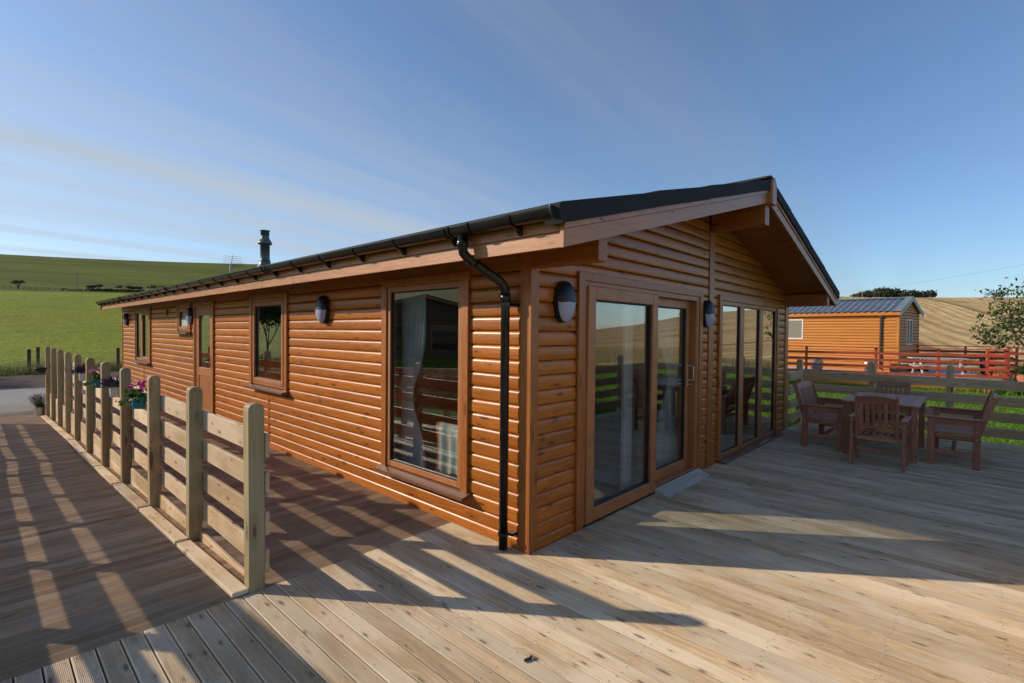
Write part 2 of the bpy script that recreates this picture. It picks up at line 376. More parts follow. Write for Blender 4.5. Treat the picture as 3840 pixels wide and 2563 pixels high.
sector('far_hill', lambda d, a: d > 300 and left(a), FARG)
sector('stubble_field', lambda d, a: d > 33 and not left(a), STUB)

# driveway and gravel beyond the ramp (left)
def sheet(name, x0, x1, y0, y1, z, mat, n=1, wob=0):
    ys0 = []
    V = []; F = []
    for i in range(n+1):
        x = x0+(x1-x0)*i/n
        a = y0 + (random.uniform(-wob, wob) if wob else 0); b = y1 + (random.uniform(-wob, wob) if wob else 0)
        V += [(x, a, z), (x, b, z)]
    for i in range(n): F.append((2*i, 2*i+2, 2*i+3, 2*i+1))
    me = bpy.data.meshes.new(name); me.from_pydata(V, [], F); me.update(); return struct(name, me, mat)
def road_mat(key, a, b, sc, bump=.4, big=.35):
    t = NT(key); o = t.coord(False); n1 = t.noise(o, sc, 4, .7); n2 = t.noise(t.vmath('MULTIPLY', o, (.4, 1, 1)), big, 3); v = t.vor(o, sc*.5)
    col = t.mix(t.ramp(n1, .3, .7), a, b); col = t.mix(t.math('MULTIPLY', t.ramp(n2, .4, .65), .4), col, tuple(x*1.25 for x in b))
    t.bump(t.math('ADD', n1, v), bump, .03); return t.set(col, .95, spec=.1)
sheet('driveway', -8, 40, 16.1, 22.9, G0+.012, road_mat('hardcore', (.25, .23, .20), (.36, .33, .29), 18, .4), 60, .05)
sheet('gravel', -8, 40, 22.9, 30.2, G0+.008, road_mat('red_gravel', (.075, .048, .038), (.17, .115, .095), 26, .9), 60, .25)

# ------------------------------------------------------------------ decks
PITCH = .1
def deck_profile(w=.0925, h=.028, n=13):
    pts = []; e = .004; p = (w-2*e)/n
    pts.append((-w/2, -h)); pts.append((-w/2, -.002)); pts.append((-w/2+.001, -.0005))
    for k in range(n):
        x = -w/2+e+k*p
        pts += [(x+p*.12, 0), (x+p*.52, 0), (x+p*.66, -.0042), (x+p*.98, -.0042)] if k < n-1 else [(x+p*.12, 0), (x+p*.9, 0)]
    pts += [(w/2-.001, -.0005), (w/2, -.002), (w/2, -h)]
    return pts
DP = deck_profile()
def board_mesh(L, prof=DP):
    mb = MB(); mb.prism(prof, 0, -L/2, L/2)     # local x = length, y = width, z = up
    return mb.mesh('deck_board')
DECK_Y0, DECK_Y1, DECK_X0, DECK_X1 = -3.07, .885, -3.28, 8.0
deckb = MB().box(DECK_X0, DECK_X1, DECK_Y0+.02, -.02, -.16, -.045).box(DECK_X0, -.02, -.02, DECK_Y1-.01, -.16, -.045)  # solid slab under the boards, coloured dark so the gaps read as shade
for x in np.arange(DECK_X0+.1, DECK_X1, 1.4): deckb.box(x, x+.09, DECK_Y0+.1, DECK_Y0+.19, G0-.05, -.16)
deck = struct('deck', deckb.mesh('deck'), DARKV)
mA, mB_ = board_mesh(DECK_Y1-DECK_Y0-.006), board_mesh(0-DECK_Y0-.012)
screws = []
k = 0; x = DECK_X0+.05
while x < DECK_X1-.04:
    if x < .0: L, yc, me = DECK_Y1-DECK_Y0, (DECK_Y1+DECK_Y0)/2, mA
    else: L, yc, me = -DECK_Y0, DECK_Y0/2-.004, mB_
    o = link('deck_board', me, deckw(0), deck, (x, yc, random.uniform(-.0012, .0012)), (random.uniform(-.004, .004), 0, R(90)))
    for yj in np.arange(DECK_Y0+.06, yc+L/2-.02, .46):
        for sx in (-.027, .027): screws.append((x+sx+random.uniform(-.004, .004), yj+random.uniform(-.012, .012), .0012))
    for sx in (-.027, .027): screws.append((x+sx, yc+L/2-.035+random.uniform(-.006, .006), .0012))
    x += PITCH
# edge boards round the raised deck
for nm, a in (('edge_board', (DECK_X1-.0, DECK_X1+.026, DECK_Y0-.03, -.005, -.152, -.004)), ('edge_board', (DECK_X0-.03, DECK_X1, DECK_Y0-.03, DECK_Y0-.004, -.152, -.004)),
              ('edge_board', (DECK_X1-.0, DECK_X1+.024, DECK_Y0-.03, -.005, -.31, -.158)), ('edge_board', (DECK_X1-.0, DECK_X1+.024, DECK_Y0-.03, -.005, -.47, -.316))):
    part(nm, MB().box(*a, c=.003), fencew(1 if a[1]-a[0] < .1 else 0), deck)
# ramp and level walkway
RY = np.array([.885, 7.55, 9.1, 15.0, 16.2]); RZ = np.array([0, -.305, -.325, -.585, -.588])
def rampz(y): return float(np.interp(y, RY, RZ))
RX0, RX1, WX0 = -3.28, -1.545, -1.537
rampb = MB()
for a, b in zip(range(4), range(1, 5)):
    rampb.add([(RX0, RY[a], RZ[a]-.05), (RX1, RY[a], RZ[a]-.05), (RX1, RY[b], RZ[b]-.05), (RX0, RY[b], RZ[b]-.05), (RX0, RY[a], RZ[a]-.1), (RX1, RY[a], RZ[a]-.1), (RX1, RY[b], RZ[b]-.1), (RX0, RY[b], RZ[b]-.1)],
              [(0,1,2,3),(7,6,5,4),(0,4,5,1),(2,6,7,3),(0,3,7,4),(1,5,6,2)])
ramp = struct('ramp', rampb.mesh('ramp'), DARKV)
walk = struct('walkway', MB().box(WX0, -.02, .9, 15.2, -.16, -.045).mesh('walkway'), DARKV)
def side_screws(x0, x1, y, z):
    for xj in np.arange(x0+.06, x1, .42):
        for sy in (-.026, .026): screws.append((xj+random.uniform(-.01, .01), y+sy, z+.0012))
mR, mW = board_mesh(RX1-RX0), board_mesh(+.012-WX0)
y = .885+PITCH/2+.002
while y < 16.1:
    z = rampz(y); sl_ = math.atan2(rampz(y+.2)-rampz(y-.2) if y > 1.1 else rampz(y+.2)-0, .4)
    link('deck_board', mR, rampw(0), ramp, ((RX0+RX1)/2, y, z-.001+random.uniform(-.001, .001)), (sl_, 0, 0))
    if y < 7: side_screws(RX0, RX1, y, z)
    if y < 15.15:
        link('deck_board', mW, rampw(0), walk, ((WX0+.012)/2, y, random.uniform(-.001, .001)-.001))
        if y < 5: side_screws(WX0, -.1, y, 0)
    y += PITCH
sm = MB()
for px, py, pz in screws:
    n = 6; r_ = .0034; base = len(sm.v)
    sm.v += [(px+r_*math.cos(2*math.pi*i/n), py+r_*math.sin(2*math.pi*i/n), pz) for i in range(n)]; sm.f.append(tuple(range(base, base+n)))
so_ = part('screw_heads', sm, SCREW, deck); so_['kind'] = 'stuff'

# ------------------------------------------------------------------ timber fences
def post_poly(w, z0, zt, sh=.045):
    pts = [(-w/2, z0), (w/2, z0), (w/2, zt-sh)]
    for k in range(1, 8):
        a = math.pi*k/8; pts.append((w/2*math.cos(a)*(1.0 if True else 1), zt-sh+sh*math.sin(a)**.8))
    pts.append((-w/2, zt-sh)); return pts
def post(parent, x, y, z0, zt, mat, w=.095, along=1):
    # arch seen along world axis `along` (0: x, 1: y)
    mb = MB(); bmm = bmesh.new()
    mb.prism(post_poly(w, z0, zt), 1 if along == 1 else 0, -w/2, w/2)
    vs = [bmm.verts.new(v) for v in mb.v]
    for f in mb.f: bmm.faces.new([vs[i] for i in f])
    ed = [e for e in bmm.edges if all(abs(abs(v.co[along])-w/2) < 1e-6 for v in e.verts) and (e.verts[0].co[along] == e.verts[1].co[along])]
    bmesh.ops.bevel(bmm, geom=ed, offset=.004, segments=1, affect='EDGES')
    bmesh.ops.recalc_face_normals(bmm, faces=bmm.faces[:])
    me = bpy.data.meshes.new('post'); bmm.to_mesh(me); bmm.free()
    return link('post', me, mat, parent, (x, y, 0), (random.uniform(-.005, .005), random.uniform(-.005, .005), random.uniform(-.03, .03)))
def rail_profile(h=.150, t=.027, n=9):
    # ribbed on the +y side, smooth on the -y side; (y, z)
    pts = [(-t/2+.003, -h/2), (-t/2, -h/2+.004), (-t/2, h/2-.004), (-t/2+.003, h/2), (t/2-.004, h/2), (t/2, h/2-.006)]
    p = (h-.016)/n
    for k in range(n):
        z = h/2-.008-k*p
        pts += [(t/2, z-p*.08), (t/2, z-p*.55), (t/2-.0035, z-p*.66), (t/2-.0035, z-p*.96)] if k < n-1 else [(t/2, z-p*.1), (t/2, z-p*.9)]
    pts += [(t/2, -h/2+.006), (t/2-.004, -h/2)]
    return pts[::-1]
RP = rail_profile()
def rail(parent, a, b, mat, name='rail', flip=False):
    # board standing on edge from a to b (centres); ribs to the left of travel unless flip
    a, b = Vector(a), Vector(b)
    if flip: a, b = b, a
    d = b-a; L = d.length
    me = MB().prism(RP, 0, -L/2, L/2).mesh(name)
    rz = math.atan2(d.y, d.x); ry = -math.asin(d.z/L)
    return link(name, me, mat, parent, tuple((a+b)/2), (0, ry, rz))
RAILZ = (.905, .66, .414, .172)
# fence between ramp and walkway
fn = thing('ramp_fence', 'pale treated timber fence of round topped posts between sloping ramp and walkway', 'fence', (-1.587, .935, 0), world=True)
PY = [.935, 2.235, 3.575, 4.96, 6.33, 7.74, 9.13, 10.48, 11.84, 13.2, 14.55]
for i, py in enumerate(PY): post(fn, -1.587, py, rampz(py)-.08 if i else -.02, 1.18+random.uniform(-.006, .006), postw(2))
for zr in RAILZ:
    for i in range(0, len(PY)-1, 2):
        a, b = PY[i]-(.0475 if i == 0 else 0), PY[min(i+2, len(PY)-1)]
        dz = random.uniform(-.006, .006)
        rail(fn, (-1.5255, b-.0025+random.uniform(-.001, .001), zr+dz), (-1.5255, a+.0025, zr+dz), fencew(0))
for i in range(len(PY)-1):
    y0, y1 = PY[i]+.05, PY[i+1]-.05
    zz0 = min(rampz(y0), rampz(y1))
    zt = .010; n = 0
    while zt > zz0-.02 and n < 6:
        part('skirting_board', MB().box(-1.5445, -1.5395-.0, y0-.095 if i else y0-.05, y1+.095, zt-.142, zt, c=0) if False else MB().box(-1.566, -1.541, y0, y1, zt-.143, zt, c=.003), fencew(1), fn)
        zt -= .147; n += 1
    a, b = PY[i]-.035, PY[i+1]-.10
    za, zb = rampz(a)+.016, rampz(b)+.016
    kb = MB().prism([(p[0], p[1]+.014) for p in DP], 0, -(b-a)/2, (b-a)/2).mesh('kick_board')
    link('kick_board', kb, deckw(0), fn, (-1.685, (a+b)/2, (za+zb)/2), (0, -math.atan2(zb-za, b-a), R(90)+random.uniform(-.006, .006)))
# outer fence along the left side of the ramp (casts the striped shadow)
fo = thing('ramp_outer_fence', 'timber post and rail fence along the outer left side of the ramp', 'fence', (-3.30, .9, 0), world=True)
PO = [.90, 2.20, 3.55, 4.90, 6.28, 7.66, 9.05, 10.4, 11.8, 13.15, 14.5]
for py in PO: post(fo, -3.240, py, rampz(py)-.5, rampz(py)+1.08, fencew(2))
for zr in RAILZ:
    for i in range(0, len(PO)-1, 2):
        a, b = PO[i]-(.0475 if i == 0 else 0), PO[min(i+2, len(PO)-1)]
        m_ = PO[i+1]
        for s, e in ((a, m_), (m_, b)):
            rail(fo, (-3.172, e, zr+rampz(e)), (-3.172, s+.002, zr+rampz(s)), fencew(0))
for i in range(len(PO)-1):
    s, e = PO[i]-.06, PO[i+1]-.062
    rail(fo, (-3.168, e, 1.06+rampz(e)), (-3.168, s, 1.06+rampz(s)), fencew(0), 'hand_rail')
# fence round the deck on the right
fd = thing('deck_fence', 'weathered ribbed rail fence with round topped posts around the deck behind the table', 'fence', (7.95, 0, 0), world=True)
XR = 7.93
post(fd, 6.937, .046, -.5, 1.02, fencew(2), along=1)
post(fd, XR+.062, .06, -.55, 1.18, fenceg(2), along=0)
for py in (-1.085, -2.12, -3.02): post(fd, XR+.062, py, -.55, 1.18, fenceg(2), along=0)
SX = (6.6, 5.2, 3.8, 2.4, 1.0, -.4, -1.8, -3.2)
for sx in SX: post(fd, sx, -3.13, -.55, 1.18, fenceg(2), along=1)
for zr in RAILZ:
    rail(fd, (6.985, -.0165, zr), (XR+.014, -.0165, zr), fenceg(0), flip=True)
    rail(fd, (XR, -.032, zr+.002), (XR, -3.03, zr-.004), fenceg(0), flip=True)
    for i in range(-1, len(SX)-1, 2):
        a = XR+.012 if i < 0 else SX[i]; b = SX[min(i+2, len(SX)-1)]
        rail(fd, (a-.002, -3.066, zr-.004), (b, -3.066, zr-.004), fenceg(0), flip=True)

# ------------------------------------------------------------------ the lodge
LW, LL, RXC = 6.86, 15.2, 3.41
lodge = thing('lodge', 'long single storey orange brown timber lodge with dark roof and patio doors', 'lodge', (0, 0, 0), world=True)
BP_ = .1125
BPROF = [(0, 0), (.017, .0005), (.0215, .004), (.0235, .012), (.0245, .045), (.0240, .080), (.0222, .0905), (.0185, .0985), (.0125, .1055), (.005, .1100), (0, .1115)]   # (out, z)
def board(a, b, z, wall):
    L = b-a
    if L < .03: return
    me = MB().extr([(o, zz) for o, zz in BPROF][::-1], L).mesh('siding_board')
    me.polygons.foreach_set('use_smooth', [len(p.vertices) == 4 for p in me.polygons])
    m = (a+b)/2
    if wall == 'long': link('siding_board', me, siding(0), lodge, (.024, m, z), (0, 0, R(90)))
    else: link('siding_board', me, siding(0), lodge, (m, .024, z), (0, 0, R(180)))
def spans(lo, hi, cuts):
    out = [(lo, hi)]
    for a, b in cuts:
        n = []
        for s, e in out:
            if b <= s or a >= e: n.append((s, e)); continue
            if a > s: n.append((s, a))
            if b < e: n.append((b, e))
        out = n
    return out
ZB = -.026
LOP = [(.675, 1.945, .26, 2.14), (4.215, 5.505, .80, 2.14), (7.2, 8.34, -1, 2.14), (8.57, 9.48, 1.55, 2.14), (11.8, 13.45, .80, 2.14)]
LJ = [(4.83, 4.875, -1, .80), (12.53, 12.575, -1, .80)]
def zsof(x): return 2.315+.262*(x if x < RXC else 2*RXC-x)
for k in range(19):
    z = ZB+k*BP_; zc = z+BP_/2
    for a, b in spans(.096, LL-.07, [(o[0], o[1]) for o in LOP+LJ if o[2] < zc < o[3]]):
        if b-a > 1.9 and random.random() < .45:
            j = random.uniform(a+.5, b-.5); board(a+.001, j-.0012, z, 'long'); board(j+.0012, b-.001, z, 'long')
        else: board(a+.001, b-.001, z, 'long')
GOP = [(.59, 3.10, -1, 2.145), (3.655, 6.235, -1, 2.145)]
MP0, MP1 = 3.325, 3.475
for k in range(30):
    z = ZB+k*BP_; zc = z+BP_/2
    lo, hi = .078, LW-.165
    if zsof(lo) < z: lo = (z-2.315)/.262; hi = 2*RXC-lo
    if hi-lo < .1: continue
    for a, b in spans(lo, hi, [(MP0, MP1)]+[(o[0], o[1]) for o in GOP if o[2] < zc < o[3]]): board(a+.001, b-.001, z, 'gable')
# trims
part('corner_trim', MB().prism([(-.012, -.012), (.078, -.012), (.078, .03), (.03, .03), (.03, .096), (-.012, .096)], 2, 0, 2.30), stain(2), lodge)
part('corner_trim', MB().prism([(-.012, .0), (.03, .0), (.03, .075), (-.012, .075)], 2, -.3, 2.30, ), stain(2), lodge, loc=(0, LL-.072, 0))
part('corner_trim', MB().box(LW-.165, LW+.012, -.012, .03, 0, 2.32, c=.003), stain(2), lodge)
part('mid_trim', MB().box(MP0, MP1, -.014, .03, 0, 2.905, c=.004), stain(2), lodge)
for y0, y1, za, zb in LJ: part('joint_strip', MB().box(-.004, .03, y0, y1, 0, zb-.02, c=.003), stain(2), lodge)
part('frieze_board', MB().box(.0, .03, .097, LL-.07, 2.115, 2.32), stain(1), lodge)
part('cornice_strip', MB().box(-.022, -.001, .14, LL-.07, 2.205, 2.235, c=.004), stain(1), lodge)
# wall cores with openings (dark lining seen through the glass)
def core_long():
    m = MB(); ys = sorted({.03, LL} | {v for o in LOP for v in o[:2]})
    for a, b in zip(ys, ys[1:]):
        c = (a+b)/2; op = [o for o in LOP if o[0] < c < o[1]]
        if not op: m.box(.026, .12, a, b, 0, 2.3)
        else:
            o = op[0]; m.box(.026, .12, a, b, 2.12, 2.3)
            if o[2] > 0: m.box(.026, .12, a, b, 0, o[2]+.02)
    return m
part('wall_core', core_long(), WALLIN, lodge)
mg = MB(); xs = [.12, .62, 3.07, 3.69, 6.2, LW]
for i, (a, b) in enumerate(zip(xs, xs[1:])):
    if i % 2 == 0: mg.box(a, b, .026, .12, 0, 2.3)
    else: mg.box(a, b, .026, .12, 2.11, 2.3)
mg.add([(.12, .026, 2.3), (LW-.1, .026, 2.3), (RXC, .026, 3.17), (.12, .12, 2.3), (LW-.1, .12, 2.3), (RXC, .12, 3.17)], [(0,1,2),(5,4,3),(0,3,4,1),(1,4,5,2),(2,5,3,0)])
part('wall_core', mg, WALLIN, lodge)
part('back_wall', MB().box(LW-.1, LW, .12, LL, -.3, 2.32), siding(1), lodge)
part('back_wall', MB().box(.12, LW-.1, LL-.1, LL, -.3, 2.32).prism([(.0, 2.3), (LW, 2.3), (RXC, 3.16)], 1, LL-.09, LL-.01), siding(0), lodge)
part('inner_partition', MB().box(.12, LW-.1, 6.2, 6.28, 0, 2.4).prism([(.12, 2.4), (LW-.1, 2.4), (RXC, 3.1)], 1, 6.21, 6.27), WALLIN, lodge)
part('inner_floor', MB().box(.03, LW-.03, .03, LL-.03, -.05, .028), FLOORIN, lodge)
part('base_skirt', MB().box(.03, LW-.03, .03, LL-.03, G0, -.06), DARKV, lodge)
ce = MB()
for s in (0, 1):
    xa = .12 if s == 0 else LW-.1
    ce.add([(xa, .12, 2.29), (RXC, .12, 3.10), (RXC, 6.2, 3.10), (xa, 6.2, 2.29), (xa, .12, 2.31), (RXC, .12, 3.12), (RXC, 6.2, 3.12), (xa, 6.2, 2.31)], [(0,1,2,3),(7,6,5,4),(0,4,5,1),(1,5,6,2),(2,6,7,3),(3,7,4,0)])
part('ceiling', ce, CEIL, lodge)
# roof: soffit planks, fascia, barge boards, tiles
OV, VG, SLP = .435, -.645, .262
YB = LL+.12
cosr = math.cos(math.atan(SLP))
for side in (0, 1):
    def SX_(u): return u if side == 0 else 2*RXC-u       # u measured from left eave towards the ridge
    n = 38; u0 = -OV
    for i in range(n):
        a, b = u0+(RXC+OV)*i/n+.0015, u0+(RXC+OV)*(i+1)/n-.0015
        za, zb = 2.315+SLP*a, 2.315+SLP*b
        pts = [(SX_(a), za), (SX_(b), zb), (SX_(b), zb+.016), (SX_(a), za+.016)]
        if side: pts = pts[::-1]
        part('soffit_plank', MB().prism(pts[::-1], 1, VG+.026, YB-.02), soffit_w(1), lodge)
    # roof deck
    rd = [(SX_(-OV+.03), 2.315-SLP*(OV-.03)+.02), (SX_(RXC), 2.315+SLP*RXC+.02), (SX_(RXC), 2.315+SLP*RXC+.16), (SX_(-OV+.03), 2.315-SLP*(OV-.03)+.13)]
    part('roof_deck', MB().prism(rd[::-1] if not side else rd, 1, VG+.03, YB-.03), DARKV, lodge)
    # barge board and its cover fillet, front and back
    for y0, y1, y2 in ((VG-.0, VG+.026, VG-.012), (YB-.026, YB, YB+.012)):
        zb = lambda u: 2.153+SLP*(u+OV)
        e0, e1 = -OV-.03, RXC-.0
        q = [(SX_(e0), zb(e0)), (SX_(e1), zb(e1)), (SX_(e1), zb(e1)+.105), (SX_(e0), zb(e0)+.105)]
        part('barge_board', MB().prism(q, 1, y0, y1), fascia_w(0), lodge)
        q = [(SX_(e0), zb(e0)+.108), (SX_(e1), zb(e1)+.108), (SX_(e1), zb(e1)+.150), (SX_(e0), zb(e0)+.150)]
        ya, yb_ = sorted((y2, y1 if y2 < y0 else y0))
        part('barge_fillet', MB().prism(q, 1, ya, yb_), fascia_w(0), lodge)
    # fascia
    fx0, fx1 = sorted((SX_(-OV), SX_(-OV+.024)))
    part('fascia_board', MB().box(fx0, fx1, VG+.028, 6.1, 2.152, 2.245, c=.002), fascia_w(1), lodge)
    part('fascia_board', MB().box(fx0, fx1, 6.102, YB-.028, 2.152, 2.245, c=.002), fascia_w(1), lodge)
    fx0, fx1 = sorted((SX_(-OV-.010), SX_(-OV+.022)))
    part('fascia_fillet', MB().box(fx0, fx1, VG+.028, YB-.028, 2.247, 2.315, c=.002), fascia_w(1), lodge)
    # verge tiles (front), stepped pieces
    for vy0, vy1 in ((VG-.03, VG+.10), (YB-.10, YB+.03)):
        us = [-OV-.11, .62, 1.62, 2.60, RXC+.0]
        for i, (a, b) in enumerate(zip(us, us[1:])):
            zt = lambda u: 2.298+SLP*(u+OV)
            dr = .010
            q = [(SX_(a), zt(a)+.002), (SX_(b)-0, zt(b)+.002-.004), (SX_(b), zt(b)+.122-dr), (SX_(a), zt(a)+.122)]
            if i == 0: q = [(SX_(a+.035), zt(a+.035)-.005), (SX_(b), zt(b)), (SX_(b), zt(b)+.122-dr), (SX_(a+.02), zt(a+.02)+.118), (SX_(a), zt(a)+.105), (SX_(a+.012), zt(a)+.04)]
            part('verge_tile', MB().prism(q, 1, vy0, vy1), TILE, lodge)
    # tile courses, lapped
    n = 10
    for i in range(n):
        a = -OV-.10+(RXC+OV+.10)*i/n; b = -OV-.10+(RXC+OV+.10)*(i+1)/n+.02
        b = min(b, RXC)
        zt = lambda u: 2.395+SLP*(u+OV)
        q = [(SX_(a), zt(a)+.02), (SX_(b), zt(b)-.002), (SX_(b), zt(b)-.03), (SX_(a), zt(a)-.01)]
        part('tile_course', MB().prism(q, 1, VG+.10, YB-.10), TILET, lodge)
for y in np.arange(VG-.02, YB-.1, .42):
    part('ridge_tile', MB().prism([(RXC-.16, 3.425), (RXC, 3.467), (RXC+.16, 3.425), (RXC+.16, 3.405), (RXC, 3.447), (RXC-.16, 3.405)], 1, y, y+.43), TILET, lodge)
part('apex_block', MB().prism([(RXC-.075, 3.13), (RXC+.075, 3.13), (RXC+.075, 3.37), (RXC, 3.43), (RXC-.075, 3.37)], 1, VG-.055, VG+.028), fascia_w(2), lodge)
part('beam_end', MB().box(-.004, .104, -.585, -.014, 2.125, 2.315, c=.004), soffit_w(1), lodge)
part('beam_end', MB().box(RXC-.075, RXC+.075, -.625, -.015, 2.905, 3.17, c=.004), soffit_w(1), lodge)
part('beam_end', MB().box(LW-.17, LW-.02, -.62, -.014, 2.135, 2.33, c=.004), soffit_w(1), lodge)
# gutters
gx, gz, gr = -OV-.075, 2.362, .060
gp = [(gr*math.cos(a), gr*math.sin(a)) for a in np.linspace(math.pi, 2*math.pi, 13)]
gp = [(-gr-.004, .008), (-gr, .008)]+gp[0:]+[(gr, .008), (gr+.004, .008), (gr+.004, 0)]
inn = [((gr-.004)*math.cos(a), (gr-.004)*math.sin(a)) for a in np.linspace(2*math.pi, math.pi, 13)]
outl = [(-gr, .008)]+[(gr*math.cos(a), gr*math.sin(a)) for a in np.linspace(math.pi, 2*math.pi, 13)]+[(gr, .008), (gr-.004, .008)]+inn+[(-gr+.004, .008)]
for side in (0, 1):
    gxx = gx if side == 0 else 2*RXC-gx
    gut = part('gutter', MB().prism([(gxx+p[0], gz+p[1]) for p in outl], 1, VG+.02, YB-.05), BLACKP, lodge, smooth=False)
    smooth_by(gut, 50)
    for y in (VG+.016, YB-.054):
        capm = MB(); capm.prism([(gxx+1.08*p[0], gz+1.08*p[1]) for p in [(-gr, .01)]+[(gr*math.cos(a), gr*math.sin(a)) for a in np.linspace(math.pi, 2*math.pi, 13)]+[(gr, .01)]], 1, y, y+.008)
        part('end_cap', capm, plain('cap_grey', (.05, .055, .06), .3), gut)
    ys = list(np.arange(-.30, LL, .622)) if side == 0 else list(np.arange(-.3, LL, 1.2))
    for i, y in enumerate(ys):
        b = MB(); s = 1 if side == 0 else -1
        r1, r2 = gr+.007, gr+.001
        o_ = [(gxx+s*r1*math.cos(a), gz+r1*math.sin(a)) for a in np.linspace(math.pi, 2*math.pi-.25, 12)]; i_ = [(gxx+s*r2*math.cos(a), gz+r2*math.sin(a)) for a in np.linspace(2*math.pi-.25, math.pi, 12)]
        poly = o_+i_
        b.prism(poly if s > 0 else poly[::-1], 1, y-.011, y+.011)
        # arm back to the fascia
        arm = [(gxx-s*.02, gz-gr-.004), (gxx+s*.02, gz-gr-.020), (gxx+s*.045, gz-gr-.046), (gxx+s*(.0645), gz-gr-.050), (gxx+s*.0640, gz-.02), (gxx+s*.050, gz-.045), (gxx+s*.02, gz-gr-.002)]
        b.prism(arm if s > 0 else arm[::-1], 1, y-.010, y+.010)
        if side == 0 and i in (1, 6, 12, 19):
            pass
        part('gutter_bracket', b, BLACKP, gut)
    for y in ((-.02+.2, 3.55, 7.9, 11.9) if side == 0 else ()):
        for dy in ((-.10, .10) if y < 1 else (-.045, .045)):
            part('gutter_joint', MB().prism([(gxx+1.13*p[0], gz+1.13*p[1]) for p in [(-gr, .008)]+[(gr*math.cos(a), gr*math.sin(a)) for a in np.linspace(math.pi, 2*math.pi, 13)]+[(gr, .008)]], 1, y+dy-.012, y+dy+.012), BLACKP, gut)
# downpipe
py = .185; pr = .034
pipe = part('downpipe', MB().tube([(gx, py, gz-gr+.005), (gx, py, 2.225), (gx+.008, py, 2.19), (gx+.04, py, 2.165), (-.14, py-.004, 2.02), (-.108, py-.006, 1.998), (-.088, py-.006, 1.955), (-.086, py-.006, 1.90), (-.086, py-.006, .012)], pr, 16), BLACKP, lodge, True)
part('pipe_socket', MB().tube([(gx, py, 2.225), (gx, py, 2.285)], pr+.006, 16).tube([(gx, py, 2.245), (gx, py, 2.255)], pr+.010, 16), BLACKP, pipe, True)
part('pipe_socket', MB().tube([(-.086, py-.006, 1.87), (-.086, py-.006, 1.94)], pr+.005, 16), BLACKP, pipe, True)
part('pipe_socket', MB().tube([(gx+.07, py, 2.148), (gx+.11, py, 2.125)], pr+.005, 16), BLACKP, pipe, True)
for z in (1.855, .125):
    part('pipe_clip', MB().tube([(-.086, py-.006, z-.012), (-.086, py-.006, z+.012)], pr+.008, 16).box(-.062, -.002, py-.075, py-.028, z-.010, z+.010), BLACKP, pipe)

# wall lamps
def lamp(pos, wall):
    a, b, dep = .103, .165, .085
    L = thing_part('wall_lamp', lodge, pos, R(180) if wall == 'gable' else R(90))
    body, lens = MB(), MB()
    nr_, na_ = 9, 40
    ring = []
    for i in range(nr_+1):
        t = i/nr_*math.pi/2
        ring.append([(a*math.sin(t)**.9*math.cos(2*math.pi*k/na_), .03+dep*max(0, math.cos(t))**.75, b*math.sin(t)**.9*math.sin(2*math.pi*k/na_)) for k in range(na_)])
    for i in range(nr_):
        for k in range(na_):
            q = [ring[i][k], ring[i+1][k], ring[i+1][(k+1) % na_], ring[i][(k+1) % na_]]
            cz = sum(p[2] for p in q)/4
            if cz < -.002 and i < nr_-1:
                lens.add([(p[0], p[1]-.004, p[2]) for p in q], [(0,1,2,3)])
            else: body.add(q, [(0,1,2,3)])
    # rim back to the wall
    rim = [(a*math.cos(2*math.pi*k/na_), b*math.sin(2*math.pi*k/na_)) for k in range(na_)]
    body.prism(rim, 1, -.006, .031)
    # lower lip of the hood
    body.box(-.098, .098, .05, .104, -.006, .0015)
    L.data = body.mesh('wall_lamp'); L.data.materials.append(LAMPB); smooth_by(L, 35)
    part('lamp_lens', lens, LENS, L, True)
def thing_part(name, parent, loc, rz):
    o = bpy.data.objects.new(name, bpy.data.meshes.new(name)); COL.objects.link(o); o.parent = parent; o.location = loc; o.rotation_euler = (0, 0, rz); return o
lamp((.365, .004, 1.89), 'gable'); lamp((3.222, .004, 1.89), 'gable')
for yy in (3.175, 8.46, 14.44): lamp((.004, yy, 1.89), 'long')

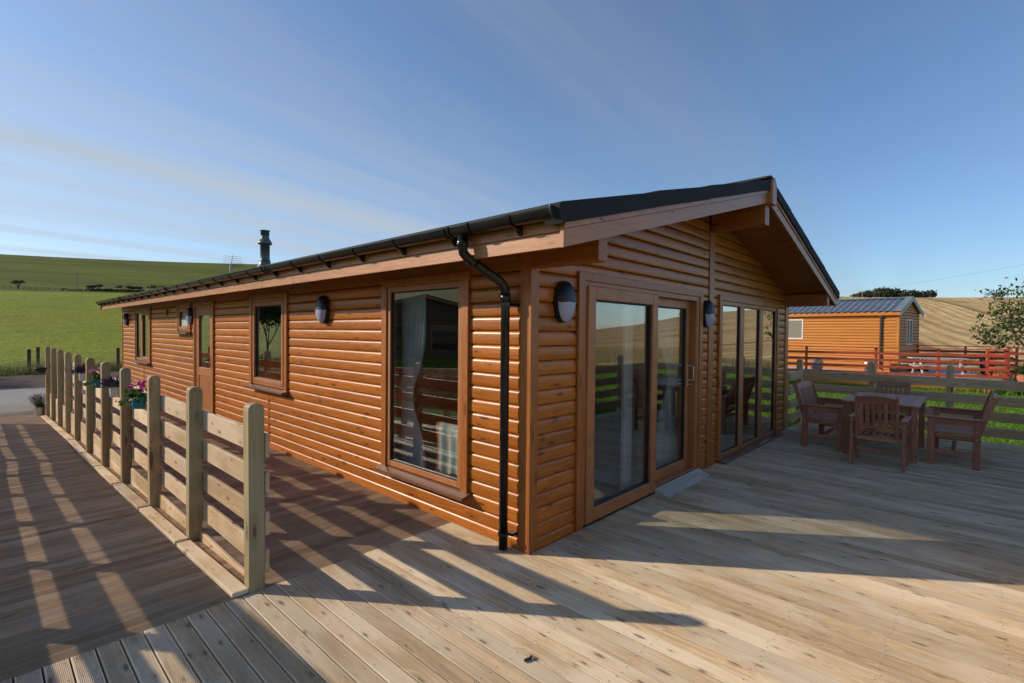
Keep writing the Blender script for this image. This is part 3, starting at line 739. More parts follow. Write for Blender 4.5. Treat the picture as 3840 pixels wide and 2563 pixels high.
# windows: local x along the wall, y outward, z up
def wbox(m, x0, x1, y0, y1, z0, z1, c=.004): return m.box(x0, x1, y0, y1, z0, z1, c)
def ring_frame(x0, x1, z0, z1, w, y0, y1, wb=None, c=.004):
    wb = wb or w; m = MB()
    m.box(x0, x0+w, y0, y1, z0, z1, c); m.box(x1-w, x1, y0, y1, z0, z1, c)
    m.box(x0+w-.001, x1-w+.001, y0, y1-.0015, z1-w, z1, c); m.box(x0+w-.001, x1-w+.001, y0, y1-.0015, z0, z0+wb, c); return m
def place(wall, pos): return ((pos, .004, 0), R(180)) if wall == 'gable' else ((.004, pos, 0), R(90))
def root_part(name, me, mat, wall, pos):
    loc, rz = place(wall, pos); return link(name, me, mat, lodge, loc, (0, 0, rz))
def window(wall, lo, hi, z0, z1, cells, sill=True, sashw=.05, vents=(), frost=False, fw=.05, bottom_trim=False, deep=.0):
    c = (lo+hi)/2; h = (hi-lo)/2
    # surround of flat trim boards
    m = MB(); tw = .088
    m.box(-h, -h+tw, 0, .030, z0, z1, .003); m.box(h-tw, h, 0, .030, z0, z1, .003)
    m.box(-h+tw, h-tw, 0, .0285, z1-tw*.82, z1-.001, .003)
    root = root_part('window', m.mesh('window'), stain(2), wall, c)
    fx0, fx1, fz0, fz1 = -h+tw, h-tw, z0+(.055 if sill else .0), z1-tw*.82
    part('frame', ring_frame(fx0, fx1, fz0, fz1, fw, -.06, .014), UPVC, root)
    for (a, b, sash) in cells:         # fractions across the opening, left to right in local x
        xa, xb = fx0+fw+(fx1-fx0-2*fw)*a, fx0+fw+(fx1-fx0-2*fw)*b
        za, zb = fz0+fw, fz1-fw
        if sash:
            part('sash', ring_frame(xa-.012, xb+.012, za-.012, zb+.012, sashw+.012, -.045, .026, c=.008), UPVC, root)
            xa += sashw; xb -= sashw; za += sashw; zb -= sashw
        part('glazing_bead', ring_frame(xa-.001, xb+.001, za-.001, zb+.001, .010, -.02, .003, c=0), GASKET, root)
        if frost:
            zm = za+(zb-za)*.55
            part('pane', MB().box(xa, xb, -.016, -.010, za, zm), FROST, root); part('pane', MB().box(xa, xb, -.016, -.010, zm+.002, zb), plain('frost_dark', (.12, .16, .13), .15), root)
        else: part('pane', MB().box(xa, xb, -.016, -.010, za, zb), GLASS, root)
    for (a, b) in zip(cells, cells[1:]):
        xm = fx0+fw+(fx1-fx0-2*fw)*(a[1]+b[0])/2; w = max(.03, (b[0]-a[1])*(fx1-fx0-2*fw))
        part('mullion', MB().box(xm-w/2, xm+w/2, -.058, .016, fz0+fw-.002, fz1-fw+.002, .006), UPVC, root)
    for (a, b) in vents:
        xa, xb = fx0+(fx1-fx0)*a, fx0+(fx1-fx0)*b
        part('trickle_vent', MB().box(xa, xb, .026, .036, fz1-.062, fz1-.038, .004), UPVC, root)
    if sill:
        part('sill', MB().add([(-h-.03, -.02, z0+.052), (h-.035+.03, -.02, z0+.052), (h+.0, .105, z0+.026), (-h-.03, .105, z0+.026), (-h-.03, -.02, z0+.03), (h, -.02, z0+.03), (h, .105, z0+.0), (-h-.03, .105, z0+.0)],
              [(3,2,1,0),(4,5,6,7),(0,1,5,4),(1,2,6,5),(2,3,7,6),(3,0,4,7)]), SILLM, root)
        part('apron_trim', MB().box(-h+.02, h-.088, 0, .02, z0-.02, z0+.03, .003), stain(0), root)
    return root
window('long', .663, 1.958, .262, 2.15, [(0, 1, False)], fw=.052)
window('long', 4.203, 5.517, .80, 2.15, [(0, 1, True)], vents=((.36, .72),), fw=.045)
window('long', 11.79, 13.46, .80, 2.15, [(0, .52, True), (.60, 1, False)], vents=((.06, .46),), fw=.05)
window('long', 8.56, 9.488, 1.55, 2.15, [(0, 1, True)], vents=((.25, .75),), frost=True, fw=.04)
w3 = window('gable', 3.643, 6.25, .03, 2.155, [(0, .283, False), (.353, .648, False), (.718, 1, False)], sill=False, fw=.055)
part('sill', MB().box(-1.30, 1.31, .0, .13, .004, .030, .003), SILLM, w3)
# narrow half glazed side door
loc, rz = place('long', 7.77)
m = MB(); h = .578
m.box(-h, -h+.085, 0, .030, .0, 2.15, .003); m.box(h-.085, h, 0, .030, .0, 2.15, .003); m.box(-h+.085, h-.085, 0, .0285, 2.065, 2.149, .003)
sd = link('side_door', m.mesh('side_door'), stain(2), lodge, loc, (0, 0, rz))
part('frame', ring_frame(-.49, .49, .03, 2.065, .055, -.06, .012), UPVC, sd)
part('door_leaf', ring_frame(-.435, .435, .085, 2.01, .11, -.05, .004).box(-.326, .326, -.05, .0025, .80, .95, .004), UPVC, sd)
part('pane', MB().box(-.326, .326, -.03, -.022, .95, 1.90), GLASS, sd)
for i in range(8): part('door_panel_board', MB().box(-.325+i*.0813, -.325+(i+1)*.0813-.004, -.04, -.008, .195, .80, .004), UPVC, sd)
part('door_handle', MB().box(-.40, -.372, .003, .012, .98, 1.17, .003).tube([(-.386, .01, 1.07), (-.386, .05, 1.07), (-.29, .052, 1.07)], .009, 8), CHROME, sd)
part('threshold', MB().box(-.5, .5, -.05, .05, .002, .03, .003), SILLM, sd)
# sliding patio doors
loc, rz = place('gable', 1.845)
pd = link('patio_door', MB().box(-1.27, -1.18, 0, .030, 0, 2.155, .003).box(1.18, 1.27, 0, .030, 0, 2.155, .003).box(-1.18, 1.18, 0, .0285, 2.085, 2.154, .003).mesh('patio_door'), stain(2), lodge, loc, (0, 0, rz))
# local x is mirrored: world x = 1.845 - local x
def gx_(w): return 1.845-w
part('frame', ring_frame(-1.18, 1.18, .02, 2.085, .055, -.13, .018), UPVC, pd)
s1 = part('sliding_sash', ring_frame(gx_(1.945), gx_(.70), .028, 2.045, .112, -.058, .040, wb=.115, c=.006), UPVC, pd)
part('gasket', ring_frame(gx_(1.833)-.0, gx_(.812), .143, 1.933, .013, -.03, .012, c=0), GASKET, s1)
part('pane', MB().box(gx_(1.833), gx_(.812), -.012, -.005, .143, 1.933), GLASS, s1)
s2 = part('sliding_sash', ring_frame(gx_(2.955), gx_(1.86), .065, 2.035, .095, -.125, -.062, wb=.115, c=.006), UPVC, pd)
part('gasket', ring_frame(gx_(2.86), gx_(1.955), .18, 1.94, .013, -.11, -.075, c=0), GASKET, s2)
part('pane', MB().box(gx_(2.86), gx_(1.955), -.098, -.091, .18, 1.94), GLASS, s2)
part('jamb_post', MB().box(gx_(3.03), gx_(2.957), -.125, .012, .075, 2.03, .005), UPVC, pd)
part('track', MB().box(gx_(3.03), gx_(1.95), -.06, .03, .022, .045), GASKET, pd)
part('inner_stile', MB().box(gx_(1.82), gx_(1.66), -.21, -.17, .05, 2.06, .006), WHITEF, pd)
hx = gx_(2.905)
hd = part('door_handle', MB().box(hx-.016, hx+.016, -.062, -.052, 1.03, 1.30, .004).tube([(hx, -.05, 1.275), (hx-.0, .0, 1.275), (hx, .008, 1.265), (hx, .008, 1.115), (hx, .0, 1.105), (hx, -.05, 1.105)], .010, 10), CHROME, pd)
part('key', MB().tube([(hx, -.05, 1.055), (hx, -.01, 1.055)], .011, 10), CHROME, hd)
# fan vent on the long wall
vn = part('wall_vent', MB().box(-.025, .004, 10.27, 10.43, 1.93, 2.075, .006), SILLM, lodge)
for i in range(4): part('vent_louvre', MB().box(-.034, -.024, 10.285, 10.415, 1.95+i*.03, 1.968+i*.03, .002), SILLM, vn)
# flue and aerial on the far part of the roof
FX, FY = 2.5, 11.62
zr_ = 2.395+SLP*(FX+OV)
fl = part('flue', MB().lathe([(.30, -.12), (.30, .0), (.24, .10), (.16, .22), (.134, .30), (.134, .33)], 24, (FX, FY, zr_)), plain('lead_flashing', (.10, .115, .125), .38), lodge, True)
part('flue_pipe', MB().lathe([(.134, .30), (.134, .345), (.122, .36), (.118, .38), (.118, .79), (.172, .775), (.176, .79), (.168, .84), (.150, .855), (.138, .89), (.118, .905), (.110, .95), (.112, .97)], 24, (FX, FY, zr_)), FLUE, fl, True)
part('flue_cap', MB().lathe([(.106, .96), (.110, .98), (.09, .99), (.09, 1.01), (.108, 1.015), (.108, 1.125), (.124, 1.13), (.126, 1.145), (.02, 1.155)], 24, (FX, FY, zr_)), FLUE, fl, True)
AXX, AYY = 2.2, 13.4
ae = part('aerial', MB().tube([(AXX, AYY, 2.95), (AXX, AYY, 3.50)], .016, 8).tube([(AXX+.2, AYY+.1, 2.95), (AXX+.02, AYY, 3.42)], .010, 6).tube([(AXX, AYY, 3.49), (AXX+.30, AYY-.20, 3.52)], .010, 6).tube([(AXX+.02, AYY, 3.44), (AXX+.07, AYY-.02, 3.80)], .010, 6), GALV, lodge)
ALD = plain('aerial_dark', (.05, .05, .05), .4)
for i in range(5): part('aerial_rod', MB().tube([(AXX-.17+.013*i, AYY+.11, 3.53+.06*i), (AXX+.23+.013*i, AYY-.15, 3.51+.06*i)], .004, 5), ALD, ae)
for i in range(6):
    t = i/5; c = Vector((AXX+.05+.25*t, AYY-.03-.17*t, 3.495+.02*t)); part('aerial_rod', MB().tube([c+Vector((-.02, -.035, .075)), c-Vector((-.02, -.035, .075))], .005, 5), ALD, ae)

# ------------------------------------------------------------------ patio furniture
def make_seat(name, label, cat, group, width, nback, along, loc, rz):
    # local: x across, +y the way the sitter faces, origin on the deck under the middle
    t = thing(name, label, cat, loc, rz, group)
    h = width/2; D = .25
    for sx in (-1, 1):
        part('leg', MB().box(sx*h-.0175, sx*h+.0175, D-.075, D, 0, .60, .003), hard(2), t)
        part('leg', MB().box(sx*h-.0175, sx*h+.0175, -D-.01, -D+.065, 0, .60, .003), hard(2), t)
        arm = MB().box(sx*h-.035, sx*h+.035, -D-.03, D+.045, .602, .624, .006)
        part('arm', arm, hard(1), t)
        part('arm_rail', MB().box(sx*h-.012, sx*h+.012, -D+.067, D-.077, .535, .60, .002), hard(1), t)
        part('seat_rail', MB().box(sx*(h-.031)-.0125, sx*(h-.031)+.0125, -D+.0, D-.0, .345, .40, .002), hard(1), t)
        part('side_stretcher', MB().box(sx*h-.012, sx*h+.012, -D+.067, D-.077, .16, .205, .002), hard(1), t)
        m = MB(); b0, b1 = Vector((sx*(h-.06), -D+.03, .37)), Vector((sx*(h-.06), -D-.13, .905))
        m.bar(b0, b1, .030, .058, (0, 1, .3)); part('back_stile', m, hard(2), t)
    part('cross_stretcher', MB().box(-h+.014, h-.014, -.02, .02, .165, .20, .002), hard(0), t)
    part('front_rail', MB().box(-h+.045, h-.045, D-.035, D-.012, .335, .40, .002), hard(0), t)
    part('rear_rail', MB().box(-h+.045, h-.045, -D+.01, -D+.034, .335, .385, .002), hard(0), t)
    if along:
        n = 15
        for i in range(n):
            x = -h+.045+(2*h-.09)*(i+.5)/n; part('seat_slat', MB().box(x-.024, x+.024, -D+.005, D+.01, .402, .420, .003), hard(1), t)
    else:
        n = 6
        for i in range(n):
            x = -h+.045+(2*h-.09)*(i+.5)/n; part('seat_slat', MB().box(x-.024, x+.024, -D+.005, D+.01, .402, .420, .003), hard(1), t)
    dirv = (Vector((0, -D-.13, .905))-Vector((0, -D+.03, .37))).normalized()
    base = Vector((0, -D+.03, .37))
    def bp(x, s, off=0): p = base+dirv*s; n_ = Vector((0, dirv.z, -dirv.y)); return Vector((x, p.y, p.z))+n_*off
    hw = h-.078
    # arched top rail
    seg = 10; m = MB(); nrm = Vector((0, dirv.z, -dirv.y))*.011
    for i in range(seg):
        xa, xb = -hw+2*hw*i/seg, -hw+2*hw*(i+1)/seg
        ta, tb = .535+.028*(1-(xa/hw)**2), .535+.028*(1-(xb/hw)**2)
        q = [bp(xa, .465)-nrm, bp(xb, .465)-nrm, bp(xb, tb)-nrm, bp(xa, ta)-nrm, bp(xa, .465)+nrm, bp(xb, .465)+nrm, bp(xb, tb)+nrm, bp(xa, ta)+nrm]
        m.add(q, [(0,1,2,3),(7,6,5,4),(0,4,5,1),(2,6,7,3)]+([(0,3,7,4)] if i == 0 else [])+([(1,5,6,2)] if i == seg-1 else []))
    part('top_rail', m, hard(0), t)
    part('lower_rail', MB().bar(bp(-hw, .12), bp(hw, .12), .022, .055, dirv), hard(0), t)
    w = .036 if not along else .030
    for i in range(nback):
        x = -hw+2*hw*(i+.5)/nback
        part('back_slat', MB().bar(bp(x, .146), bp(x, .468), w, .014, (0, 1, .3)), hard(2), t)
    bolts = MB()
    for sx in (-1, 1):
        for y, z in ((D-.037, .372), (-D+.028, .372), (-D+.028, .47), (0, .183)):
            xx = sx*(h+.0180) if y else sx*(h+.0125)
            bolts.tube([(xx-sx*.002, y, z), (xx+sx*.002, y, z)], .008, 8)
    part('bolt_head', bolts, plain('brass_bolt', (.55, .46, .33), .35, .9), t)
    return t
GF = 'hardwood patio set'
make_seat('garden_bench', 'two seater slatted hardwood bench nearest the glazed gable, facing the table', 'bench', GF, 1.11, 15, True, (6.13, -.80, .002), R(180))
make_seat('garden_bench', 'two seater slatted hardwood bench on the far right of the patio table', 'bench', GF, 1.14, 15, True, (6.17, -2.22, .002), 0)
make_seat('garden_chair', 'hardwood armchair with its slatted back to the viewer, in front of the table', 'chair', GF, .53, 6, False, (5.08, -1.53, .002), R(-90))
make_seat('garden_chair', 'hardwood armchair behind the patio table, partly hidden, against the rail fence', 'chair', GF, .53, 6, False, (7.08, -1.44, .002), R(90))
tb = thing('patio_table', 'rectangular slatted hardwood patio table between benches and chairs', 'table', (6.12, -1.48, .002), 0, GF)
for sx in (-1, 1):
    for sy in (-1, 1): part('leg', MB().box(sx*.655-.035, sx*.655+.035, sy*.365-.035, sy*.365+.035, 0, .722, .004), hard(2), tb)
    part('apron', MB().box(-.62, .62, sx*.365-.011, sx*.365+.011, .64, .722, .002), hard(0), tb)
    part('apron', MB().box(sx*.655-.011, sx*.655+.011, -.33, .33, .64, .722, .002), hard(1), tb)
for yy in (-.372, 0, .372): part('top_rail', MB().box(-.735, .735, yy-.048, yy+.048, .724, .748, .003), hard(0), tb)
for a, b in ((-.322, -.050), (.050, .322)):
    for i in range(21):
        x = -.735+1.47*(i+.5)/21; part('top_slat', MB().box(x-.0325, x+.0325, a, b, .724, .746, .003), hard(1), tb)
# threshold wedge
wm_ = MB().add([(1.93, -.185, .002), (3.03, -.175, .002), (3.03, -.032, .062), (1.93, -.035, .062), (1.93, -.035, .002), (3.03, -.032, .002)], [(3,2,1,0),(0,1,5,4),(0,4,3),(1,2,5),(2,3,4,5)])
wm_.v = [(a, b, c) for a, b, c in wm_.v]
tag(part('threshold_ramp', wm_, greyw(0)), 'pale grey wooden wedge ramp lying at the foot of the patio door', 'ramp')
ck = MB()
ck.tube([(-.030+.0065*i, .004*math.sin(i*.8), .007) for i in range(10)], [.002]+[.0062+(.0018 if i % 2 else 0) for i in range(8)]+[.0015], 7)
tag(part('fallen_catkin', ck, plain('catkin', (.07, .03, .02), .8), loc=(-.904, -.788, 0)), 'small dried brown catkin lying on the front deck boards', 'catkin')

# ------------------------------------------------------------------ plants
def leaf_mat(key, a, b, tr=.35):
    if key in MATS: return MATS[key]
    t = NT(key); c = t.coord(False); n = t.noise(c, 3.1, 2); n2 = t.noise(c, 31., 1)
    col = t.mix(t.ramp(t.math('ADD', t.math('MULTIPLY', n, .5), t.math('MULTIPLY', n2, .5)), .35, .65), a, b)
    t.set(col, .6, spec=.3)
    tl = t.n('ShaderNodeBsdfTranslucent'); t.l(col, tl.inputs[0]); ms = t.n('ShaderNodeMixShader'); ms.inputs[0].default_value = tr
    t.l(t.b.outputs[0], ms.inputs[1]); t.l(tl.outputs[0], ms.inputs[2]); t.l(ms.outputs[0], t.out.inputs[0]); MATS[key] = t.m; return t.m
def unit(n):
    v = RNG.normal(size=(n, 3)); return v/np.linalg.norm(v, axis=1)[:, None]
def leaf_quads(P, size, aspect=.5, droop=0., bias=None):
    n = len(P); d = unit(n); 
    if droop: d[:, 2] -= droop; d /= np.linalg.norm(d, axis=1)[:, None]
    if bias is not None: d = d*.6+bias; d /= np.linalg.norm(d, axis=1)[:, None]
    s = np.cross(d, unit(n)); s /= np.linalg.norm(s, axis=1)[:, None]
    L = size*RNG.uniform(.6, 1.25, n)[:, None]; W = L*aspect*.5
    q = np.stack([P, P+d*L*.45+s*W, P+d*L, P+d*L*.5-s*W], 1); return q.reshape(-1, 3)
PINK, PINK2 = plain('pink_petal', (.75, .06, .30), .5), plain('pale_pink_petal', (.72, .30, .48), .5)
LAV = plain('lavender_flower', (.085, .045, .13), .8, ns=40, nv=.5)
LAVG = leaf_mat('lavender_green', (.10, .13, .07), (.17, .20, .10))
CYC = leaf_mat('cyclamen_leaf', (.035, .075, .018), (.10, .15, .03))
TEAL = plain('teal_pot', (.005, .20, .27), .35, ns=20, nv=.12); CREAM = plain('cream_pot', (.62, .56, .46), .5, ns=20, nv=.1)
SOIL = plain('soil', (.03, .02, .013), .95)
def pot_mesh(r0, r1, h): return MB().lathe([(r0*.3, 0), (r0, 0), (r0*1.02, .004), (r1*.97, h-.012), (r1*1.03, h-.010), (r1*1.03, h), (r1*.93, h), (r1*.9, h-.025), (.002, h-.026)], 24, close=False)
def flower_pot(kind, label, loc, potm, fm, tilt):
    t = thing('hanging_flower_pot', label, 'flower pot', loc, 0, 'flower pots hung on the ramp fence')
    p = part('pot', pot_mesh(.055, .074, .125), potm, t, False, rot=(0, tilt, 0)); smooth_by(p, 40)
    part('hook', MB().box(.055, .062, -.014, .014, .05, .16).box(.055, .13, -.014, .014, .155, .162), GALV, p)
    if kind == 'cyclamen':
        n = 60; P = np.stack([RNG.normal(0, .05, n), RNG.normal(0, .06, n), .125+np.abs(RNG.normal(.03, .03, n))], 1)
        part_mesh('foliage', arrays_mesh('foliage', leaf_quads(P, .062, .85, .3), 4), CYC, t)
        n = 26; P = np.stack([RNG.normal(-.05, .05, n), RNG.normal(.02, .07, n), .09+RNG.normal(0, .025, n)], 1)
        part_mesh('foliage', arrays_mesh('foliage', leaf_quads(P, .06, .8, .5), 4), CYC, t)
        st = MB(); fl_ = []
        for i in range(9):
            c = np.array([random.uniform(-.075, .05), -.10+.025*i+random.uniform(-.02, .02), .235+random.uniform(-.02, .03)])
            st.tube([(c[0]*.3, c[1]*.3, .13), (c[0]*.8, c[1]*.8, .2), tuple(c)], .0022, 5)
            fl_.append(leaf_quads(np.repeat(c[None], 8, 0)+RNG.normal(0, .006, (8, 3)), .040, .75, 0, np.array([0, 0, .5])))
        part('stem', st, CYC, t); part_mesh('flower', arrays_mesh('flower', np.concatenate(fl_), 4), fm, t)
    else:
        V = []; F = []
        n = 190; base = np.stack([RNG.normal(0, .028, n), RNG.normal(0, .03, n), np.full(n, .115)], 1)
        d = np.stack([RNG.normal(-.25, .75, n), RNG.normal(.15, .95, n), np.abs(RNG.normal(.75, .25, n))], 1); d /= np.linalg.norm(d, axis=1)[:, None]
        L = RNG.uniform(.09, .19, n)[:, None]; tip = base+d*L
        s = np.cross(d, unit(n)); s /= np.linalg.norm(s, axis=1)[:, None]
        stem = np.stack([base-s*.0015, base+s*.0015, tip+s*.001, tip-s*.001], 1).reshape(-1, 3)
        part_mesh('foliage', arrays_mesh('foliage', stem, 4), LAVG, t)
        b2 = base+d*L*.45; fl_ = np.stack([b2, (b2+tip)/2+s*.0055, tip, (b2+tip)/2-s*.0055], 1).reshape(-1, 3)
        s2 = np.cross(d, s); fl2 = np.stack([b2, (b2+tip)/2+s2*.0055, tip, (b2+tip)/2-s2*.0055], 1).reshape(-1, 3)
        part_mesh('flower', arrays_mesh('flower', np.concatenate([fl_, fl2]), 4), LAV, t)
    return t
def part_mesh(name, me, mat, parent):
    o = link(name, me, mat, parent)
    if name in ('flower', 'foliage'): o['kind'] = 'stuff'
    return o
flower_pot('cyclamen', 'teal pot of bright magenta pink cyclamen, nearest pot hung on the ramp fence', (-1.625, 4.08, .80), TEAL, PINK, .10)
flower_pot('lavender', 'cream pot of dark purple lavender hung between the two teal pots on the fence', (-1.625, 5.36, .80), CREAM, LAV, .06)
flower_pot('cyclamen', 'teal pot of pale pink cyclamen, the further of the two teal pots on the fence', (-1.625, 6.72, .80), TEAL, PINK2, .10)
flower_pot('lavender', 'cream pot of dark purple lavender, furthest of the four pots on the fence', (-1.625, 8.06, .80), CREAM, LAV, .06)
# pail of lavender on the ramp end
pl = thing('lavender_pail', 'grey metal pail of flowering lavender standing at the foot of the ramp fence', 'pail', (-1.71, 14.93, rampz(14.93)+.002))
pp = part('pail', pot_mesh(.085, .10, .21), GALV, pl); smooth_by(pp, 40)
part('handle', MB().tube([(-.105, 0, .19), (-.14, 0, .16), (-.135, 0, .12), (-.10, 0, .10)], .005, 6), GALV, pp)
n = 300; base = np.stack([RNG.normal(0, .035, n), RNG.normal(0, .035, n), np.full(n, .18)], 1)
d = np.stack([RNG.normal(-.18, .38, n), RNG.normal(0, .35, n), np.full(n, 1.)], 1); d /= np.linalg.norm(d, axis=1)[:, None]
L = RNG.uniform(.16, .40, n)[:, None]; s = np.cross(d, unit(n)); s /= np.linalg.norm(s, axis=1)[:, None]; tip = base+d*L
part_mesh('foliage', arrays_mesh('foliage', np.concatenate([np.stack([base-s*.003, base+s*.003, tip+s*.0015, tip-s*.0015], 1).reshape(-1, 3), leaf_quads(base+d*L*RNG.uniform(.1, .5, (n, 1)), .06, .2)]), 4), LAVG, pl)
k_ = L[:, 0] > .26; b2 = tip-d*.05
part_mesh('flower', arrays_mesh('flower', np.stack([b2[k_], (b2[k_]+tip[k_])/2+s[k_]*.007, tip[k_], (b2[k_]+tip[k_])/2-s[k_]*.007], 1).reshape(-1, 3), 4), plain('lavender_pale', (.16, .10, .24), .8), pl)
hb = thing('hanging_basket', 'small black bowl hung on the last post at the far end of the ramp fence', 'basket', (-1.70, 14.60, .52))
bb = part('bowl', MB().lathe([(.002, 0), (.06, .012), (.11, .05), (.135, .10), (.14, .13), (.13, .13), (.10, .06), (.002, .03)], 20, close=False), plain('black_basket', (.02, .018, .016), .7), hb, True)
part('strap', MB().tube([(-.10, 0, .125), (.06, -.0, .27)], .005, 6).tube([(.13, 0, .125), (.07, 0, .27)], .005, 6), plain('strap_brown', (.12, .06, .03), .8), hb)

# ------------------------------------------------------------------ trees
def grow(mb, p, d, L, r, depth, tips, spread=.6, nb=3, up=.15, wig=.12):
    pts = [p]; n = 4; dd = d.copy()
    for i in range(n):
        dd = (dd+Vector((random.uniform(-wig, wig), random.uniform(-wig, wig), random.uniform(-wig, wig)+up*.25))).normalized(); pts.append(pts[-1]+dd*L/n)
    mb.tube(pts, [r*(1-.45*i/n) for i in range(n+1)], 6, False)
    if depth == 0:
        tips += [(pts[i], dd) for i in (1, 2, 3, 4)]; return
    if depth <= 2: tips += [(pts[-1], dd), (pts[2], dd)]
    for i in range(nb):
        k = random.choice((2, 3, 4)) if i < nb-1 else 4
        a = random.uniform(0, 2*math.pi); x = dd.orthogonal().normalized(); q = Matrix.Rotation(a, 3, dd) @ x
        nd = (dd*(1-spread*.5)+q*spread+Vector((0, 0, up))).normalized()
        grow(mb, pts[k], nd, L*random.uniform(.62, .8), r*.55, depth-1, tips, spread, nb, up, wig)
BARK = plain('bark', (.10, .075, .055), .9, ns=14, nv=.4, bump=.6, bs=30)
def tree(name, label, loc, H, mat, depth=4, per=9, size=.10, sprd=.22, group=None, lean=(0, 0, 1), spread=.6, nb=3, r=.09, aspect=.5, trunk=.3, up=.15):
    t = thing(name, label, 'tree', loc, 0, group)
    mb = MB(); tips = []
    d0 = Vector(lean).normalized(); p = Vector((0, 0, -.15)); top = p+d0*H*trunk
    mb.tube([p, p+d0*H*trunk*.5, top], [r*1.25, r*1.05, r], 9)
    for i in range(nb+1):
        a = 2*math.pi*(i+random.random()*.5)/(nb+1); nd = (d0+Vector((math.cos(a), math.sin(a), 0))*spread*(.9 if i else .2)).normalized()
        grow(mb, top-d0*H*trunk*.12*random.random()*i, nd, H*.27*random.uniform(.85, 1.15), r*.7, depth-1, tips, spread, nb, up)
    part('trunk', mb, BARK, t, True)
    C = np.array([tuple(q[0]) for q in tips]); P = np.repeat(C, per, 0)+RNG.normal(0, sprd*.5, (len(C)*per, 3))
    part_mesh('crown', arrays_mesh('crown', leaf_quads(P, size, aspect, .25), 4), mat, t); return t
LEAFA = leaf_mat('cherry_leaf', (.040, .085, .018), (.115, .165, .035))
LEAFB = leaf_mat('birch_leaf', (.05, .085, .022), (.13, .16, .04))
LEAFD = leaf_mat('pine_leaf', (.035, .052, .026), (.090, .105, .050), .15)
LEAFH = leaf_mat('hedge_leaf', (.022, .034, .014), (.045, .06, .024), .15)
tree('garden_tree', 'young leafy garden tree reaching in from the right edge beyond the fence', (30.7, -4.5, G0), 5.5, LEAFA, 4, 4, .20, .30, lean=(-.03, .10, 1), spread=.95, nb=3, r=.075, trunk=.30, up=.02)
tree('birch_tree', 'tall thin tree whose top shows above the gutter behind the lodge', (15.4, 13.9, G0), 7.9, LEAFB, 4, 8, .16, .30, spread=.42, nb=3, r=.12, trunk=.36, up=.32)
tree('roadside_tree', 'broad leafy tree on the verge, seen mirrored in the casement window', (-12.6, 38, G0), 8.2, LEAFH, 5, 9, .30, .6, spread=.75, nb=3, r=.07, trunk=.14)
def at(px, d):    # ground position on the bearing of a photo column at distance d
    az = 42.948-math.degrees(math.atan((px-1920)/1865.5))
    return (CAM[0]+d*math.cos(R(az)), CAM[1]+d*math.sin(R(az)), float(terrain(np.array(float(d)), np.array(az))))
def clump_tree(name, label, loc, H, Wd, mat, group, flat=.35, n=420, size=.9, stem=.45, seed=0, cat='tree'):
    random.seed(seed+11); t = thing(name, label, cat, loc, 0, group)
    mb = MB(); lobes = []
    for i in range(9):
        a = random.uniform(0, 6.283); rr = Wd*.5*math.sqrt(random.random())*.85
        z = H*(stem+(1-stem)*(.35+.65*(1-(rr/(Wd*.5))**2))*random.uniform(.65, 1)); lobes.append((rr*math.cos(a), rr*math.sin(a), z))
        mb.tube([(0, 0, -.6), (lobes[-1][0]*.25, lobes[-1][1]*.25, H*stem*.75), lobes[-1]], [H*.028, H*.02, H*.006], 5, False)
    part('trunk', mb, BARK, t)
    Ls = np.array(lobes); k = RNG.integers(0, len(Ls), n); u = unit(n)*RNG.uniform(.3, 1, (n, 1))**.5
    P = Ls[k]+u*np.array([Wd*.23, Wd*.23, H*flat*.5])
    part_mesh('crown', arrays_mesh('crown', leaf_quads(P, size, .75), 4), mat, t); return t
# pine clump on the skyline above the stubble field, left to right
PX = [(3048, 6, 7, 'small dark tree on the skyline just right of the lodge eave'), (3222, 6, 12, 'first pine from the left in the hilltop clump behind the neighbouring cabin'), (3262, 7.6, 13, 'second pine from the left in the hilltop clump'),
      (3303, 9.4, 15, 'tallest pine, highest crown of the hilltop clump'), (3342, 8.2, 13, 'pine right of the tallest one in the hilltop clump'), (3378, 7.6, 12, 'third pine from the right in the hilltop clump'), (3412, 7.4, 12, 'second pine from the right in the hilltop clump above the cabin ridge'), (3452, 7.8, 17, 'last pine on the right of the hilltop clump, standing over the stubble')]
for i, (px, H, W_, lab) in enumerate(PX): clump_tree('pine_tree', lab, at(px, 505+8*(i % 3)), H, W_, LEAFD, 'pines on the hilltop', .75, 1100, 1.5, .30, i)
clump_tree('field_bush', 'low dark bush on the skyline of the stubble field, left of the garden tree', at(3690, 520), 2.6, 9, LEAFD, 'bushes on the stubble skyline', .5, 200, 1.1, .3, 31, 'bush')
clump_tree('field_bush', 'rounded dark bush on the skyline behind the garden tree', at(3745, 520), 7.5, 16, LEAFD, 'bushes on the stubble skyline', .6, 300, 1.3, .3, 32, 'bush')
# wind-cut hawthorns and hedge on the left hillside
HX = [(71, 4.6, 6.6, 'lone umbrella shaped hawthorn furthest left on the hillside'), (342, 3.0, 4, 'tiny round hawthorn right of the utility pole'), (369, 3.8, 7.6, 'broad flat hawthorn second right of the utility pole'), (469, 3.8, 8.6, 'wide flat hawthorn above the far end of the gutter'), (494, 3.4, 4.6, 'small hawthorn touching the wide flat one on its right'), (518, 3.4, 5, 'hawthorn in the middle of the hedge line above the gutter'), (585, 4.4, 8.4, 'broad dark hawthorn near the right end of the hedge line'), (615, 4.0, 4.6, 'narrow hawthorn next to the broad one at the right end'), (656, 4.0, 5.5, 'last hawthorn on the right, its top just over the gutter')]
for i, (px, H, W_, lab) in enumerate(HX):
    clump_tree('hawthorn_tree', lab, at(px, 418), H, W_, LEAFH, 'hawthorns along the hillside hedge', .30, 260, .75, .55, 40+i)
P = []
